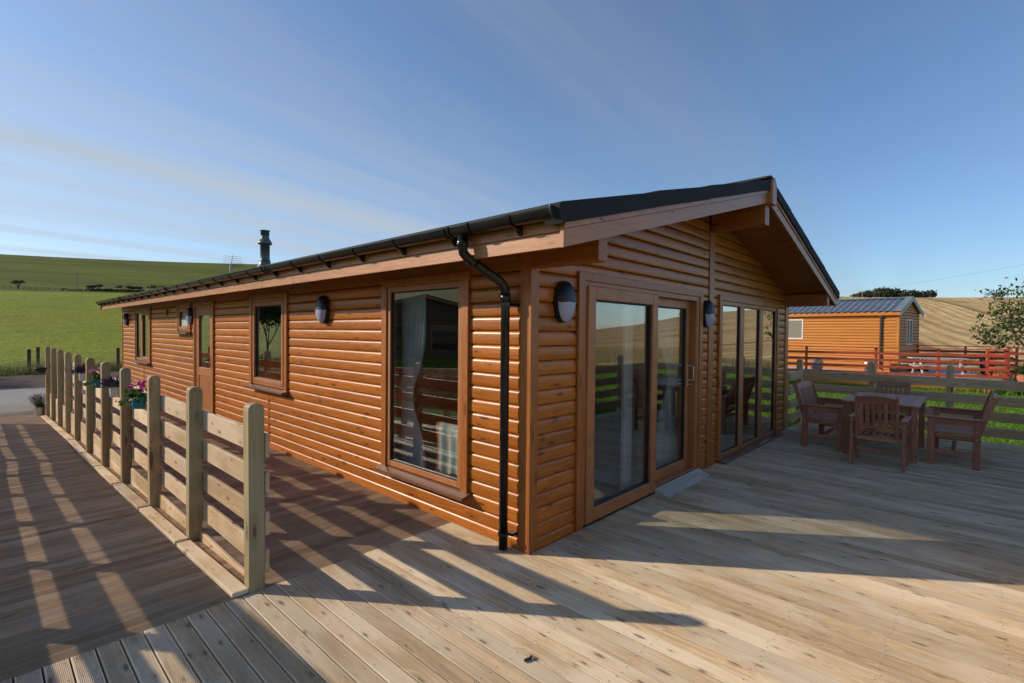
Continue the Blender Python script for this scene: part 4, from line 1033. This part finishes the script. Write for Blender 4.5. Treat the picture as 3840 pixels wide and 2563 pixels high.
for px in np.linspace(230, 900, 700):
    p = at(px, 412+RNG.uniform(-2, 2)); k = 4 if px > 330 else 1
    for j in range(k): P.append((p[0], p[1], p[2]+RNG.uniform(-.3, 1.3 if px > 330 else .6)))
hg = link('hedge', arrays_mesh('hedge', leaf_quads(np.array(P), 1.1, .8), 4), LEAFH); hg['kind'] = 'stuff'; hg['label'] = 'low dark hedge line along the foot of the far hill'
up_ = thing('utility_pole', 'wooden utility pole with crossarm standing on the green hillside', 'pole', at(290, 400))
part('pole', MB().tube([(0, 0, -1), (0, 0, 11.2)], [.20, .15], 8), plain('pole_wood', (.20, .17, .14), .9), up_)
part('crossarm', MB().box(-1.1, 1.1, -.12, .12, 10.5, 10.7).tube([(-1.0, 0, 10.7), (-1.0, 0, 11.1)], .1, 6).tube([(1.0, 0, 10.7), (1.0, 0, 11.1)], .1, 6).tube([(0, 0, 11.1), (0, 0, 11.5)], .1, 6), plain('crossarm_grey', (.32, .31, .29), .8), up_)
up2 = thing('utility_pole', 'grey utility pole in front of the hilltop pine clump', 'pole', at(3230, 470))
part('pole', MB().tube([(0, 0, -1), (0, 0, 9.2)], [.2, .15], 8), plain('pole_grey', (.34, .32, .29), .9), up2)
part('crossarm', MB().box(-.9, .9, -.1, .1, 8.8, 9.0), MATS['crossarm_grey'], up2)
a, b = Vector(at(3230, 470))+Vector((0, 0, 9)), Vector(at(4150, 300))+Vector((0, 0, 19))
pts = [a.lerp(b, t)-Vector((0, 0, 4.5*t*(1-t))) for t in np.linspace(0, 1, 14)]
c_ = Vector(at(2900, 520))+Vector((0, 0, 8)); pts = [c_.lerp(a, t)-Vector((0, 0, 6*t*(1-t))) for t in np.linspace(0, 1, 6)][:-1]+pts
tag(part('power_line', MB().tube(pts, .035, 4), plain('cable', (.06, .06, .07), .6)), 'thin power cable crossing the sky above the stubble field', 'cable')
# tiny hillside fence posts and field fence on the verge
FP = plain('old_post', (.085, .07, .05), .9, ns=9, nv=.3)
hf = thing('hillside_fence', 'line of small fence posts along the hillside beside the lone hawthorn', 'fence', at(20, 414))
o0 = Vector(at(20, 414))
for px in range(-6, 330, 24):
    p = Vector(at(px, 414))-o0; part('post', MB().box(p.x-.11, p.x+.11, p.y-.11, p.y+.11, p.z-.5, p.z+1.5), FP, hf)
vf = thing('verge_fence', 'old dark wooden posts with wire between gravel and green pasture', 'fence', (-4, 31.6, G0), world=True)
vx = [-9.2, -6.1, -3.0+1.0, -.9+.0, 2.3, 5.5, 8.9, 12.2]
vx = [at(-140, 34)[0], at(-20, 34)[0], at(108, 34)[0], at(143, 36)[0], at(447, 34)[0], at(600, 34)[0]]
vy = [31.6]*6; vy[3] = 33.8
for x_, y_ in zip(vx, vy): part('post', MB().box(x_-.07, x_+.07, y_-.07, y_+.07, G0-.2, G0+1.18+random.uniform(-.08, .05), c=.01), FP, vf)
for zz_ in (.35, .65, .95): part('wire', MB().tube([(vx[0]-6, 31.6, G0+zz_), (vx[-1]+9, 31.6, G0+zz_)], .006, 4), GALV, vf)

# ------------------------------------------------------------------ grasses
def blades(P, h, w, lean=.5):
    n = len(P); a = RNG.uniform(0, 6.283, n); s = np.stack([np.cos(a), np.sin(a), np.zeros(n)], 1)*w*RNG.uniform(.6, 1.3, (n, 1))
    H = h*RNG.uniform(.5, 1.2, (n, 1)); tip = P+np.concatenate([RNG.normal(0, lean, (n, 2))*H, H], 1)
    return np.stack([P-s, P+s, tip], 1).reshape(-1, 3)
def scatter(n, x0, x1, y0, y1, z): return np.stack([RNG.uniform(x0, x1, n), RNG.uniform(y0, y1, n), np.full(n, z)], 1)
GRASS1 = leaf_mat('blade_green', (.12, .23, .018), (.20, .33, .035), .4)
GRASS2 = leaf_mat('blade_dry', (.24, .20, .09), (.40, .32, .16), .3)
GRASS3 = leaf_mat('blade_rough', (.07, .10, .02), (.17, .18, .05), .35)
def stuff(name, V, mat, label):
    o = link(name, arrays_mesh(name, V, 3), mat); o['kind'] = 'stuff'; o['label'] = label; return o
stuff('lawn_blades', np.concatenate([blades(scatter(70000, 8.1, 14, -7, 3, G0), .055, .010), blades(scatter(90000, 13, 26, -9, 7, G0), .06, .013), blades(scatter(22000, 4, 26, -16, -8, G0), .07, .02)]), GRASS1, 'short bright green lawn between the deck fence and the cabin')
stuff('verge_grass', np.concatenate([blades(scatter(9000, -14, 12, 30.6, 33.5, G0), .42, .012, .35), blades(scatter(7000, -14, 12, 30.1, 30.9, G0), .16, .016, .5)]), GRASS3, 'rough green verge grass along the pasture fence')
stuff('dry_verge_grass', np.concatenate([blades(scatter(3500, -14, 12, 31.0, 33.2, G0), .62, .007, .3), blades(scatter(1500, -1.5, 5, 30.9, 32.4, G0), .7, .007, .3)]), GRASS2, 'tall dry grass stems and weeds at the pasture fence')
PXY = scatter(26000, 6, 60, -34, -17, G0)
stuff('field_edge_grass', np.concatenate([blades(PXY, .65, .02, .25), blades(scatter(12000, 27, 40, -16, 14, G0), .5, .02, .3)]), GRASS2, 'tall dry grass along the edge of the stubble field')

# ------------------------------------------------------------------ neighbouring cabin, its deck and red fence
CA = R(8)                                         # cabin turned a little from the lodge's axes
nbr = thing('neighbour_cabin', 'small bright orange log sided cabin with blue grey tiled roof behind red fence', 'cabin', (26.85, .25, 0), CA*-1)
# local: x = depth away from us, y = along the front (towards the left of the photo)
CW, CLn, CE = 3.5, 9.5, 2.80
RZC = 3.46
def lapboard(a, b, z, face, h=.143):
    prof = [(0, 0), (.026, .002), (.034, .014), (.036, .045), (.031, .095), (.018, .128), (0, h)]
    L = b-a; me = MB().extr(prof[::-1], L).mesh('siding_board'); me.polygons.foreach_set('use_smooth', [len(p.vertices) == 4 for p in me.polygons])
    if face == 'front': link('siding_board', me, orangew(0), nbr, (0, (a+b)/2, z), (0, 0, R(90)))
    else: link('siding_board', me, orangew(0), nbr, ((a+b)/2, 0, z), (0, 0, R(180)))
fw_ = (4.15, 5.2, 1.42, 2.48); gw = (1.22, 2.25, 1.20, 2.46)
z = .03; k = 0
while z < 2.68:
    zc = z+.07
    js = [2.35] if k == 8 else []
    for a, b in spans(.1, CLn, [fw_[:2]] if fw_[2] < zc < fw_[3] else []):
        if js and a < js[0] < b: lapboard(a, js[0]-.003, z, 'front'); lapboard(js[0]+.003, b, z, 'front')
        else: lapboard(a, b, z, 'front')
    for a, b in spans(.02, CW-.02, [gw[:2]] if gw[2] < zc < gw[3] else []): lapboard(a, b, z, 'end')
    z += .145; k += 1
while z < RZC-.15:
    e = (z-2.68)/(RZC-2.68)*CW/2; lapboard(.02+e, CW-.02-e, z, 'end'); z += .145
part('wall', MB().box(.002, CW, .003, CLn, -.45, 2.72).prism([(0, 2.72), (CW, 2.72), (CW/2, RZC)], 1, .004, CLn), orangew(1), nbr)
part('corner_trim', MB().box(-.035, .02, -.035, .095, .0, 2.70, .004), orangew(2), nbr)
part('corner_trim', MB().box(CW-.02, CW+.03, -.035, .05, .0, 2.70, .004), orangew(2), nbr)
part('fascia_board', MB().box(-.20, -.17, -.10, 2.6, 2.62, 2.80), orangew(1), nbr); part('fascia_board', MB().box(-.20, -.17, 2.605, CLn+.1, 2.62, 2.80), orangew(1), nbr)
part('soffit_board', MB().box(-.17, -.0, -.08, CLn, 2.655, 2.67), orangew(1), nbr)
RT = plain('blue_grey_tile', (.13, .155, .185), .32, ns=5, nv=.2, spec=.6)
def tile_sheet():
    V = []; F = []; ny = 240; nx = 25; L = CLn+.3
    for i in range(nx):
        t = i/(nx-1); row = (t*6) % 1.0; step = .028*(1-row)
        for j in range(ny):
            y_ = -.13+L*j/(ny-1)
            V.append((-.27+(CW/2+.27)*t, y_, CE-.02+(RZC+.08-CE)*t+step+.026*math.sin(2*math.pi*y_/.29)))
    for i in range(nx-1):
        for j in range(ny-1): a_ = i*ny+j; F.append((a_, a_+ny, a_+ny+1, a_+1))
    n0 = len(V)
    V += [(CW+.27, -.13, CE-.02), (CW+.27, -.13+L, CE-.02), (CW/2, -.13, RZC+.06), (CW/2, -.13+L, RZC+.06)]; F.append((n0, n0+1, n0+3, n0+2))
    me = bpy.data.meshes.new('roof'); me.from_pydata(V, [], F); me.update(); return me
rf = link('roof', tile_sheet(), RT, nbr)
part('ridge_cap', MB().prism([(CW/2-.16, RZC+.05), (CW/2, RZC+.13), (CW/2+.16, RZC+.05), (CW/2, RZC+.09)], 1, -.14, CLn+.15), plain('ridge_grey', (.13, .155, .18), .4), rf)
VG2 = plain('verge_metal', (.19, .22, .235), .42, ns=6, nv=.15)
for s in (0, 1):
    X = (lambda u: u) if s == 0 else (lambda u: CW-u)
    q = [(X(-.28), CE-.20), (X(CW/2), RZC-.10), (X(CW/2), RZC+.13), (X(-.28), CE+.03)]
    if s: q = q[::-1]
    part('verge_flashing', MB().prism(q, 1, -.16, -.135), VG2, rf)
    q = [(X(-.285), CE+.012), (X(CW/2), RZC+.112), (X(CW/2), RZC+.135), (X(-.285), CE+.035)]
    part('verge_flashing', MB().prism(q if not s else q[::-1], 1, -.16, .12), VG2, rf)
fwin = part('window', MB().box(-.045, .01, fw_[0], fw_[0]+.055, fw_[2], fw_[3]).box(-.045, .01, fw_[1]-.055, fw_[1], fw_[2], fw_[3]).box(-.044, .01, fw_[0]+.055, fw_[1]-.055, fw_[3]-.06, fw_[3]).box(-.044, .01, fw_[0]+.055, fw_[1]-.055, fw_[2], fw_[2]+.06), WHITEF, nbr)
part('pane', MB().box(-.012, -.004, fw_[0]+.055, fw_[1]-.055, fw_[2]+.06, fw_[3]-.06), plain('net_pane', (.26, .25, .19), .12, ns=25, nv=.15), fwin)
part('window_trim', MB().box(-.03, .0, fw_[0]-.05, fw_[1]+.04, fw_[3]+.002, fw_[3]+.025), orangew(1), fwin)
gwin = part('window', MB().box(gw[0], gw[0]+.06, -.04, .01, gw[2], gw[3]).box(gw[1]-.06, gw[1], -.04, .01, gw[2], gw[3]).box(gw[0]+.06, gw[1]-.06, -.039, .01, gw[3]-.065, gw[3]).box(gw[0]+.06, gw[1]-.06, -.039, .01, gw[2], gw[2]+.065).box((gw[0]+gw[1])/2-.04, (gw[0]+gw[1])/2+.04, -.038, .01, gw[2]+.065, gw[3]-.065), WHITEF, nbr)
part('pane', MB().box(gw[0]+.06, gw[1]-.06, -.006, -.001, gw[2]+.065, gw[3]-.065), plain('dark_glass', (.02, .025, .03), .03), gwin)
part('downpipe', MB().box(-.12, -.05, .64, .72, .02, 2.60, .012).box(-.16, -.04, .61, .75, 2.50, 2.64, .015), plain('brown_pipe', (.055, .035, .035), .4), nbr)
part('door_leaf', MB().box(CW*.2, CW*.2+.02, -.01, -.0, .1, .12), WHITEF, nbr)

# deck of the cabin
F0, F1 = Vector((22.95, 4.05)), Vector((25.02, -3.42)); fd_ = (F1-F0).normalized(); fnv = Vector((-fd_.y, fd_.x))   # fnv points away from us
DZ = -.09
ang = math.atan2(fd_.y, fd_.x)
cdk = thing('cabin_deck', 'raised grey board deck with orange board skirting under the red fence', 'deck', (F0.x, F0.y, 0), ang)
Lf = (F1-F0).length
LX0 = -4.5
for i in range(3): part('skirting_board', MB().box(LX0, Lf, -.03, -.004, G0+.02+.16*i, G0+.02+.16*i+.154, .003), orangew(0), cdk)
for i in range(38): part('deck_board', MB().box(LX0, Lf, .0+i*.2, .192+i*.2, DZ-.03, DZ+random.uniform(-.002, .002)), greyw(0), cdk)
part('frame', MB().box(LX0, Lf-.01, .0, 7.55, G0, DZ-.035), DARKV, cdk)
def red_fence(name, label, a, b, posts, hr, root_ang=None, zb=DZ, flip=1, top=True):
    a, b = Vector(a), Vector(b); d = b-a; L = d.length
    t = thing(name, label, 'fence', (a.x, a.y, zb), math.atan2(d.y, d.x))
    for s in posts: part('post', MB().box(s*L-.05, s*L+.05, .0, .095, -.05, hr-.005, .004), redw(2), t)
    for i in range(4):
        z_ = .06+i*(hr-.14)/3.75
        part('rail', MB().box(0, L, -.027, -.001, z_, z_+.115, .003), redw(0), t)
    if top: part('top_rail', MB().box(-.04, L+.05, -.06, .09, hr-.0, hr+.032, .004), redw(0), t)
    return t
red_fence('red_fence', 'front run of bright red stained rail fence on the cabin deck', (F0-fd_*4.4), F1, [.02, .225, .43, .645, .82, .992][0:6], 1.20)
Bq = F1+fnv*2.2
red_fence('red_fence', 'short red rail fence return at the right end of the cabin deck', F1+fnv*.1, Bq, [.96], 1.20)
B0 = F1+fnv*6.6+fd_*-5.2; B1 = F1+fnv*4.8+fd_*1.8
red_fence('red_fence', 'dark red rail fence at the back of the deck in front of the stubble', B0, B1, [.0, .25, .5, .75, .995], 1.24)
red_fence('red_fence', 'red fence post and rails at the right edge behind the terracotta pots', F1+fnv*2.6+fd_*.75, F1+fnv*2.9+fd_*3.6, [.01, .55, .99], 1.26)
def lpos(s, o, z=DZ): p = F0+fd_*s+fnv*o; return (p.x, p.y, z)
# picnic table
pt = thing('picnic_table', 'weathered grey white picnic table on the cabin deck behind the red fence', 'picnic table', lpos(6.0, 2.1), ang+R(4))
for i in range(5): part('top_board', MB().box(-1.0, 1.0, -.36+.146*i, -.36+.146*i+.138, .72, .765, .004), greyw(0), pt)
for sy in (-1, 1):
    for j in range(2): part('seat_board', MB().box(-1.15, 1.15, sy*.62+.13*j-.13, sy*.62+.13*j-.005, .42, .462, .004), greyw(0), pt)
for sx in (-1, 1):
    part('brace', MB().box(sx*.75-.02, sx*.75+.02, -.78, .78, .34, .42), greyw(1), pt)
    for sy in (-1, 1): part('leg', MB().bar((sx*.70, sy*.68, 0), (sx*.70, sy*.26, .72), .045, .12, (0, 1, 0)), greyw(2), pt)
# kegs lying by the wall
def keg(label, loc, rz):
    t = thing('metal_keg', label, 'keg', loc, rz, 'kegs on the cabin deck')
    prof = [(.02, 0), (.15, .0), (.155, .03), (.195, .035), (.20, .0), (.208, .0), (.21, .04), (.205, .15), (.213, .16), (.213, .18), (.205, .19), (.205, .31), (.213, .32), (.213, .34), (.205, .35), (.21, .46), (.208, .50), (.195, .50), (.17, .46), (.02, .45)]
    o = part('shell', MB().lathe(prof, 28, (0, 0, -.25), close=False), STEEL, t, False, loc=(0, 0, .42), rot=(R(90), 0, 0)); smooth_by(o, 35)
    part('lid', MB().lathe([(.002, 0), (.14, .0), (.15, .012), (.002, .012)], 24, close=False), plain('keg_lid', (.66, .64, .58), .55), t, loc=(0, .262, .42), rot=(R(90), 0, 0))
    part('cradle', MB().box(-.2, .2, -.16, .16, 0, .20, .01).box(-.22, .22, -.14, -.08, .20, .26).box(-.22, .22, .08, .14, .20, .26), greyw(0), t)
keg('metal keg lying on its side, left one behind the red fence', lpos(1.30, .9), ang+R(192))
keg('metal keg lying on its side, right one behind a round topped fence post', lpos(3.38, .9), ang+R(190))
def planter(name, label, loc, r0, r1, h, mat, leafm, lh, fl=None, n=160, grp='planters round the cabin deck'):
    t = thing(name, label, 'planter', loc, 0, grp)
    o = part('pot', pot_mesh(r0, r1, h), mat, t); smooth_by(o, 40)
    P = np.stack([RNG.normal(0, r1*.5, n), RNG.normal(0, r1*.5, n), h+np.abs(RNG.normal(0, lh*.5, n))], 1)
    part_mesh('foliage', arrays_mesh('foliage', leaf_quads(P, .09, .6), 4), leafm, t)
    if fl: 
        P = P[:n//3]+np.array([0, 0, lh*.3]); part_mesh('flower', arrays_mesh('flower', leaf_quads(P, .06, .9), 4), fl, t)
GREYP = plain('grey_pot', (.16, .155, .15), .6); TERRA = plain('terracotta', (.50, .17, .10), .75, ns=6, nv=.12); DKP = plain('dark_pot', (.035, .03, .035), .5)
DULLP = plain('dull_pink_flower', (.28, .10, .14), .8)
planter('pot_planter', 'grey ribbed pot of small red flowers at the cabin corner', lpos(4.35, 1.35), .15, .23, .30, GREYP, LEAFA, .16, plain('red_flower', (.35, .04, .04), .7))
planter('pot_planter', 'dark tub with dusky pink flowers beside the picnic table', lpos(5.3, 4.6), .3, .38, .40, DKP, LEAFA, .25, DULLP, 260)
planter('pot_planter', 'low dark green shrub in a tub behind the picnic table', lpos(6.1, 4.9), .22, .3, .32, DKP, LEAFH, .30, None, 260)
planter('pot_planter', 'tall black pot with purple leaves in the far corner of the cabin deck', lpos(8.3, 4.2), .2, .29, .62, DKP, plain('purple_leaf', (.07, .02, .035), .7), .3)
planter('terracotta_pot', 'large terracotta pot on the lawn at the end of the orange skirting', (lpos(7.15, -.45, G0)), .26, .38, .42, TERRA, GRASS1, .12, None, 80)
planter('terracotta_pot', 'terracotta pot of bushy green plant at the right corner of the red fence', (lpos(8.35, .25, G0)), .30, .40, .78, TERRA, LEAFA, .34, None, 520)
planter('terracotta_pot', 'small terracotta pot half hidden in grass at the right edge of the lawn', (lpos(8.5, -.75, G0)), .22, .33, .36, TERRA, GRASS1, .10, None, 60)
stuff('border_plants', np.concatenate([blades(np.array([lpos(7.6+RNG.normal(0, .35), -.55+RNG.normal(0, .25), G0) for i in range(900)]), .42, .022, .5), blades(np.array([lpos(RNG.uniform(-1, 7), -.12+RNG.normal(0, .08), G0) for i in range(2500)]), .16, .012, .5)]), GRASS1, 'long green grass and leaves growing along the cabin deck skirting')

# ------------------------------------------------------------------ lodge standing off to the left, mirrored in the corner window
l2 = thing('timber_lodge', 'dark timber lodge mirrored in the large corner window of the near lodge', 'lodge', (-20.6, 28.6, 0), R(217))
# local: +y is the gable that faces the near lodge's corner window
W2_, L2_, E2, A2 = 5.2, 11., 3.0, 4.25
DKW = wood('brown_siding', 0, (.16, .075, .035), (.10, .045, .02), rough=.5, kr=.08)
k = 0; z = -.4
while z < A2-.1:
    hw_ = W2_ if z < E2 else W2_*(A2-z)/(A2-E2)
    if hw_ > .15:
        for a, b in spans(-hw_, hw_, [(-2.6, -.6), (.5, 2.6)] if .1 < z+.07 < 2.1 else []): link('siding_board', MB().extr([(0, 0), (.02, .002), (.024, .02), (.02, .12), (0, .14)][::-1], b-a).mesh('siding_board'), DKW, l2, ((a+b)/2, .0, z))
    z += .145
part('wall', MB().box(-W2_, W2_, -L2_, -.005, G0, E2).prism([(-W2_, E2), (W2_, E2), (0, A2)], 1, -L2_, -.006), DKW, l2)
for s_ in (-1, 1):
    q = [(s_*(W2_+.5), E2-.16), (0, A2+.02), (0, A2+.22), (s_*(W2_+.5), E2+.04)]
    part('roof', MB().prism(q if s_ > 0 else q[::-1], 1, -L2_-.4, .6), TILE, l2)
    part('barge_board', MB().prism([(s_*(W2_+.5), E2-.22), (0, A2-.04), (0, A2+.12), (s_*(W2_+.5), E2-.06)], 1, .602, .63), stain(0), l2)
for a, b in ((-2.6, -.6), (.5, 2.6)):
    w_ = part('window', ring_frame(a, b, .1, 2.1, .07, -.02, .035), UPVC, l2); part('pane', MB().box(a+.07, b-.07, .0, .008, .17, 2.03), MATS.get('dark_glass') or plain('dark_glass', (.02, .025, .03), .03), w_)

# ------------------------------------------------------------------ inside the lodge
def curtain(label, pts, z0, z1, tie, n=60, amp=.022):
    a, b = Vector(pts[0]), Vector(pts[1]); V = []; F = []; nz = 26
    nn = Vector((-(b-a).y, (b-a).x, 0)).normalized()
    for j in range(nz+1):
        z = z0+(z1-z0)*j/nz
        g = 1-.55*math.exp(-((z-tie)/.35)**2) if tie else 1
        for i in range(n+1):
            t = i/n; p = a+(b-a)*(t*g)+nn*amp*math.sin(t*2*math.pi*7+.6*math.sin(z*2))*(.6+.4*g)
            V.append((p.x, p.y, z))
    for j in range(nz):
        for i in range(n): q = j*(n+1)+i; F.append((q, q+1, q+n+2, q+n+1))
    n0 = len(V); off = nn*.003
    V += [(v[0]+off.x, v[1]+off.y, v[2]) for v in V[:n0]]; F += [tuple(i+n0 for i in f[::-1]) for f in F[:]]
    me = bpy.data.meshes.new('curtain'); me.from_pydata(V, [], F); me.polygons.foreach_set('use_smooth', [True]*len(F)); me.update()
    t = thing('curtain', label, 'curtain', (a.x, a.y, 0), 0, 'tied back white curtains', world=True)
    link('cloth', me, CLOTH, t, (0, 0, 0))
    if tie:
        c = a+(b-a)*.22; part('tie_rope', MB().tube([c+(b-a).normalized()*(.0+.13*math.cos(k))+nn*.05*math.sin(k)+Vector((0, 0, tie-.02*math.cos(k))) for k in np.linspace(-math.pi, math.pi, 14)], .012, 6), plain('rope', (.45, .36, .24), .9), t)
    return t
curtain('white curtain tied back inside the large corner window', (( .20, 1.92, 0), (.20, 1.52, 0)), .04, 2.22, .98)
curtain('white curtain tied back inside the right hand patio door', ((3.02, .26, 0), (2.50, .26, 0)), .04, 2.22, 1.12)
curtain('white curtain hanging at the right end of the gable window', ((6.30, .22, 0), (6.0, .22, 0)), .04, 2.2, 0)
UPH = plain('upholstery', (.075, .065, .06), .9, ns=40, nv=.2)
dc = thing('dining_chair', 'wooden dining chair just inside the corner window under the striped throw', 'chair', (.46, 1.18, .03), 0)
part('seat', MB().box(-.17, .26, -.21, .21, .42, .45, .008), hard(0), dc)
for sx, zt in ((-.19, .72), (.23, .42)):
    for sy in (-.19, .19): part('leg', MB().box(sx-.018, sx+.018, sy-.018, sy+.018, 0, zt, .003), hard(2), dc)
for z_ in (.50, .60, .69): part('back_rail', MB().box(-.20, -.18, -.17, .17, z_-.03, z_+.03, .004), hard(1), dc)
def throw():
    t = NT('striped_throw'); o = t.coord(False); sp_ = t.n('ShaderNodeSeparateXYZ'); t.l(o, sp_.inputs[0])
    r = t.n('ShaderNodeValToRGB'); r.color_ramp.interpolation = 'CONSTANT'; e = r.color_ramp.elements
    cols = [(0, (.8, .78, .70)), (.12, (.70, .80, .72)), (.22, (.8, .76, .68)), (.32, (.65, .08, .09)), (.38, (.80, .80, .72)), (.5, (.45, .56, .52)), (.6, (.62, .28, .14)), (.68, (.62, .60, .52)), (.8, (.42, .52, .50)), (.9, (.60, .58, .45))]
    while len(e) < len(cols): e.new(.5)
    for q, (p, c) in zip(e, cols): q.position = p; q.color = (*c, 1)
    t.l(t.math('FRACT', t.math('MULTIPLY', sp_.outputs[0], 1.9)), r.inputs[0]); return t.set(r.outputs[0], .95, spec=.1)
V = []; F = []; prof = [(-.052, .30), (-.050, .45), (-.048, .60), (-.044, .725), (-.025, .758), (0, .764), (.025, .756), (.044, .70), (.05, .58), (.055, .46)]
ny = 24
for i, (x_, z_) in enumerate(prof):
    for j in range(ny+1):
        y_ = -.20+.40*j/ny; V.append((y_+.015*math.sin(i*1.3), x_+(.014*math.sin(j*.8+i*.3) if i < 3 or i > 7 else .003*math.sin(j*.8))*1.0, z_+(.02*math.sin(j*.5) if i in (0, 9) else 0)))
for i in range(len(prof)-1):
    for j in range(ny): q = i*(ny+1)+j; F.append((q, q+1, q+ny+2, q+ny+1))
me = bpy.data.meshes.new('throw'); me.from_pydata(V, [], F); me.polygons.foreach_set('use_smooth', [True]*len(F)); me.update()
tt = thing('throw_blanket', 'pastel striped fringed throw hung over the chair back in the corner window', 'blanket', (.268, 1.18, .012), R(-90))
link('cloth', me, throw(), tt)
fr_ = MB()
for j in range(40):
    y_ = -.20+.40*j/39; fr_.tube([(y_, -.052, .31), (y_+random.uniform(-.012, .012), -.055+random.uniform(-.015, .012), .16+random.uniform(-.03, .03))], .003, 4)
o_ = part('fringe', fr_, plain('fringe_yarn', (.62, .46, .34), .95), tt); o_['kind'] = 'stuff'
ws = thing('wall_hanging', 'red and navy fabric hanging on the dark inner wall seen through the corner window', 'wall hanging', (2.55, 6.19, 1.55))
part('panel', MB().box(-.16, .16, -.02, 0, -.30, .12, .004), plain('red_cloth', (.42, .04, .045), .9), ws); part('panel', MB().box(-.14, .14, -.02, 0, .2, .46, .004), plain('navy_cloth', (.05, .09, .16), .9), ws)
sb_ = thing('sideboard', 'low brown cabinet against the inner partition behind the corner window', 'cabinet', (3.3, 5.9, .03))
part('body', MB().box(-.9, .9, -.22, .22, .08, .82, .01), hard(0), sb_); part('worktop', MB().box(-.94, .94, -.25, .24, .822, .86, .006), WALLIN, sb_)
for i in range(3): part('door', MB().box(-.88+.59*i, -.31+.59*i, -.236, -.221, .10, .79, .004), WALLIN, sb_)
dt = thing('dining_table', 'small wooden dining table inside the patio doors', 'table', (2.9, 2.6, .03))
part('top', MB().box(-.55, .55, -.45, .45, .72, .755, .008), WALLIN, dt)
for sx in (-1, 1):
    for sy in (-1, 1): part('leg', MB().box(sx*.48-.03, sx*.48+.03, sy*.38-.03, sy*.38+.03, 0, .72, .004), WALLIN, dt)
so2 = thing('sofa', 'grey sofa behind the three pane gable window', 'sofa', (5.3, 1.5, .03))
part('seat', MB().box(-.9, .9, -.4, .35, .1, .42, .05), UPH, so2); part('backrest', MB().box(-.95, .95, .30, .48, .1, .85, .06), UPH, so2)
for sx in (-1, 1): part('arm', MB().box(sx*1.0-.08, sx*1.0+.08, -.40, .46, .08, .6, .04), UPH, so2)
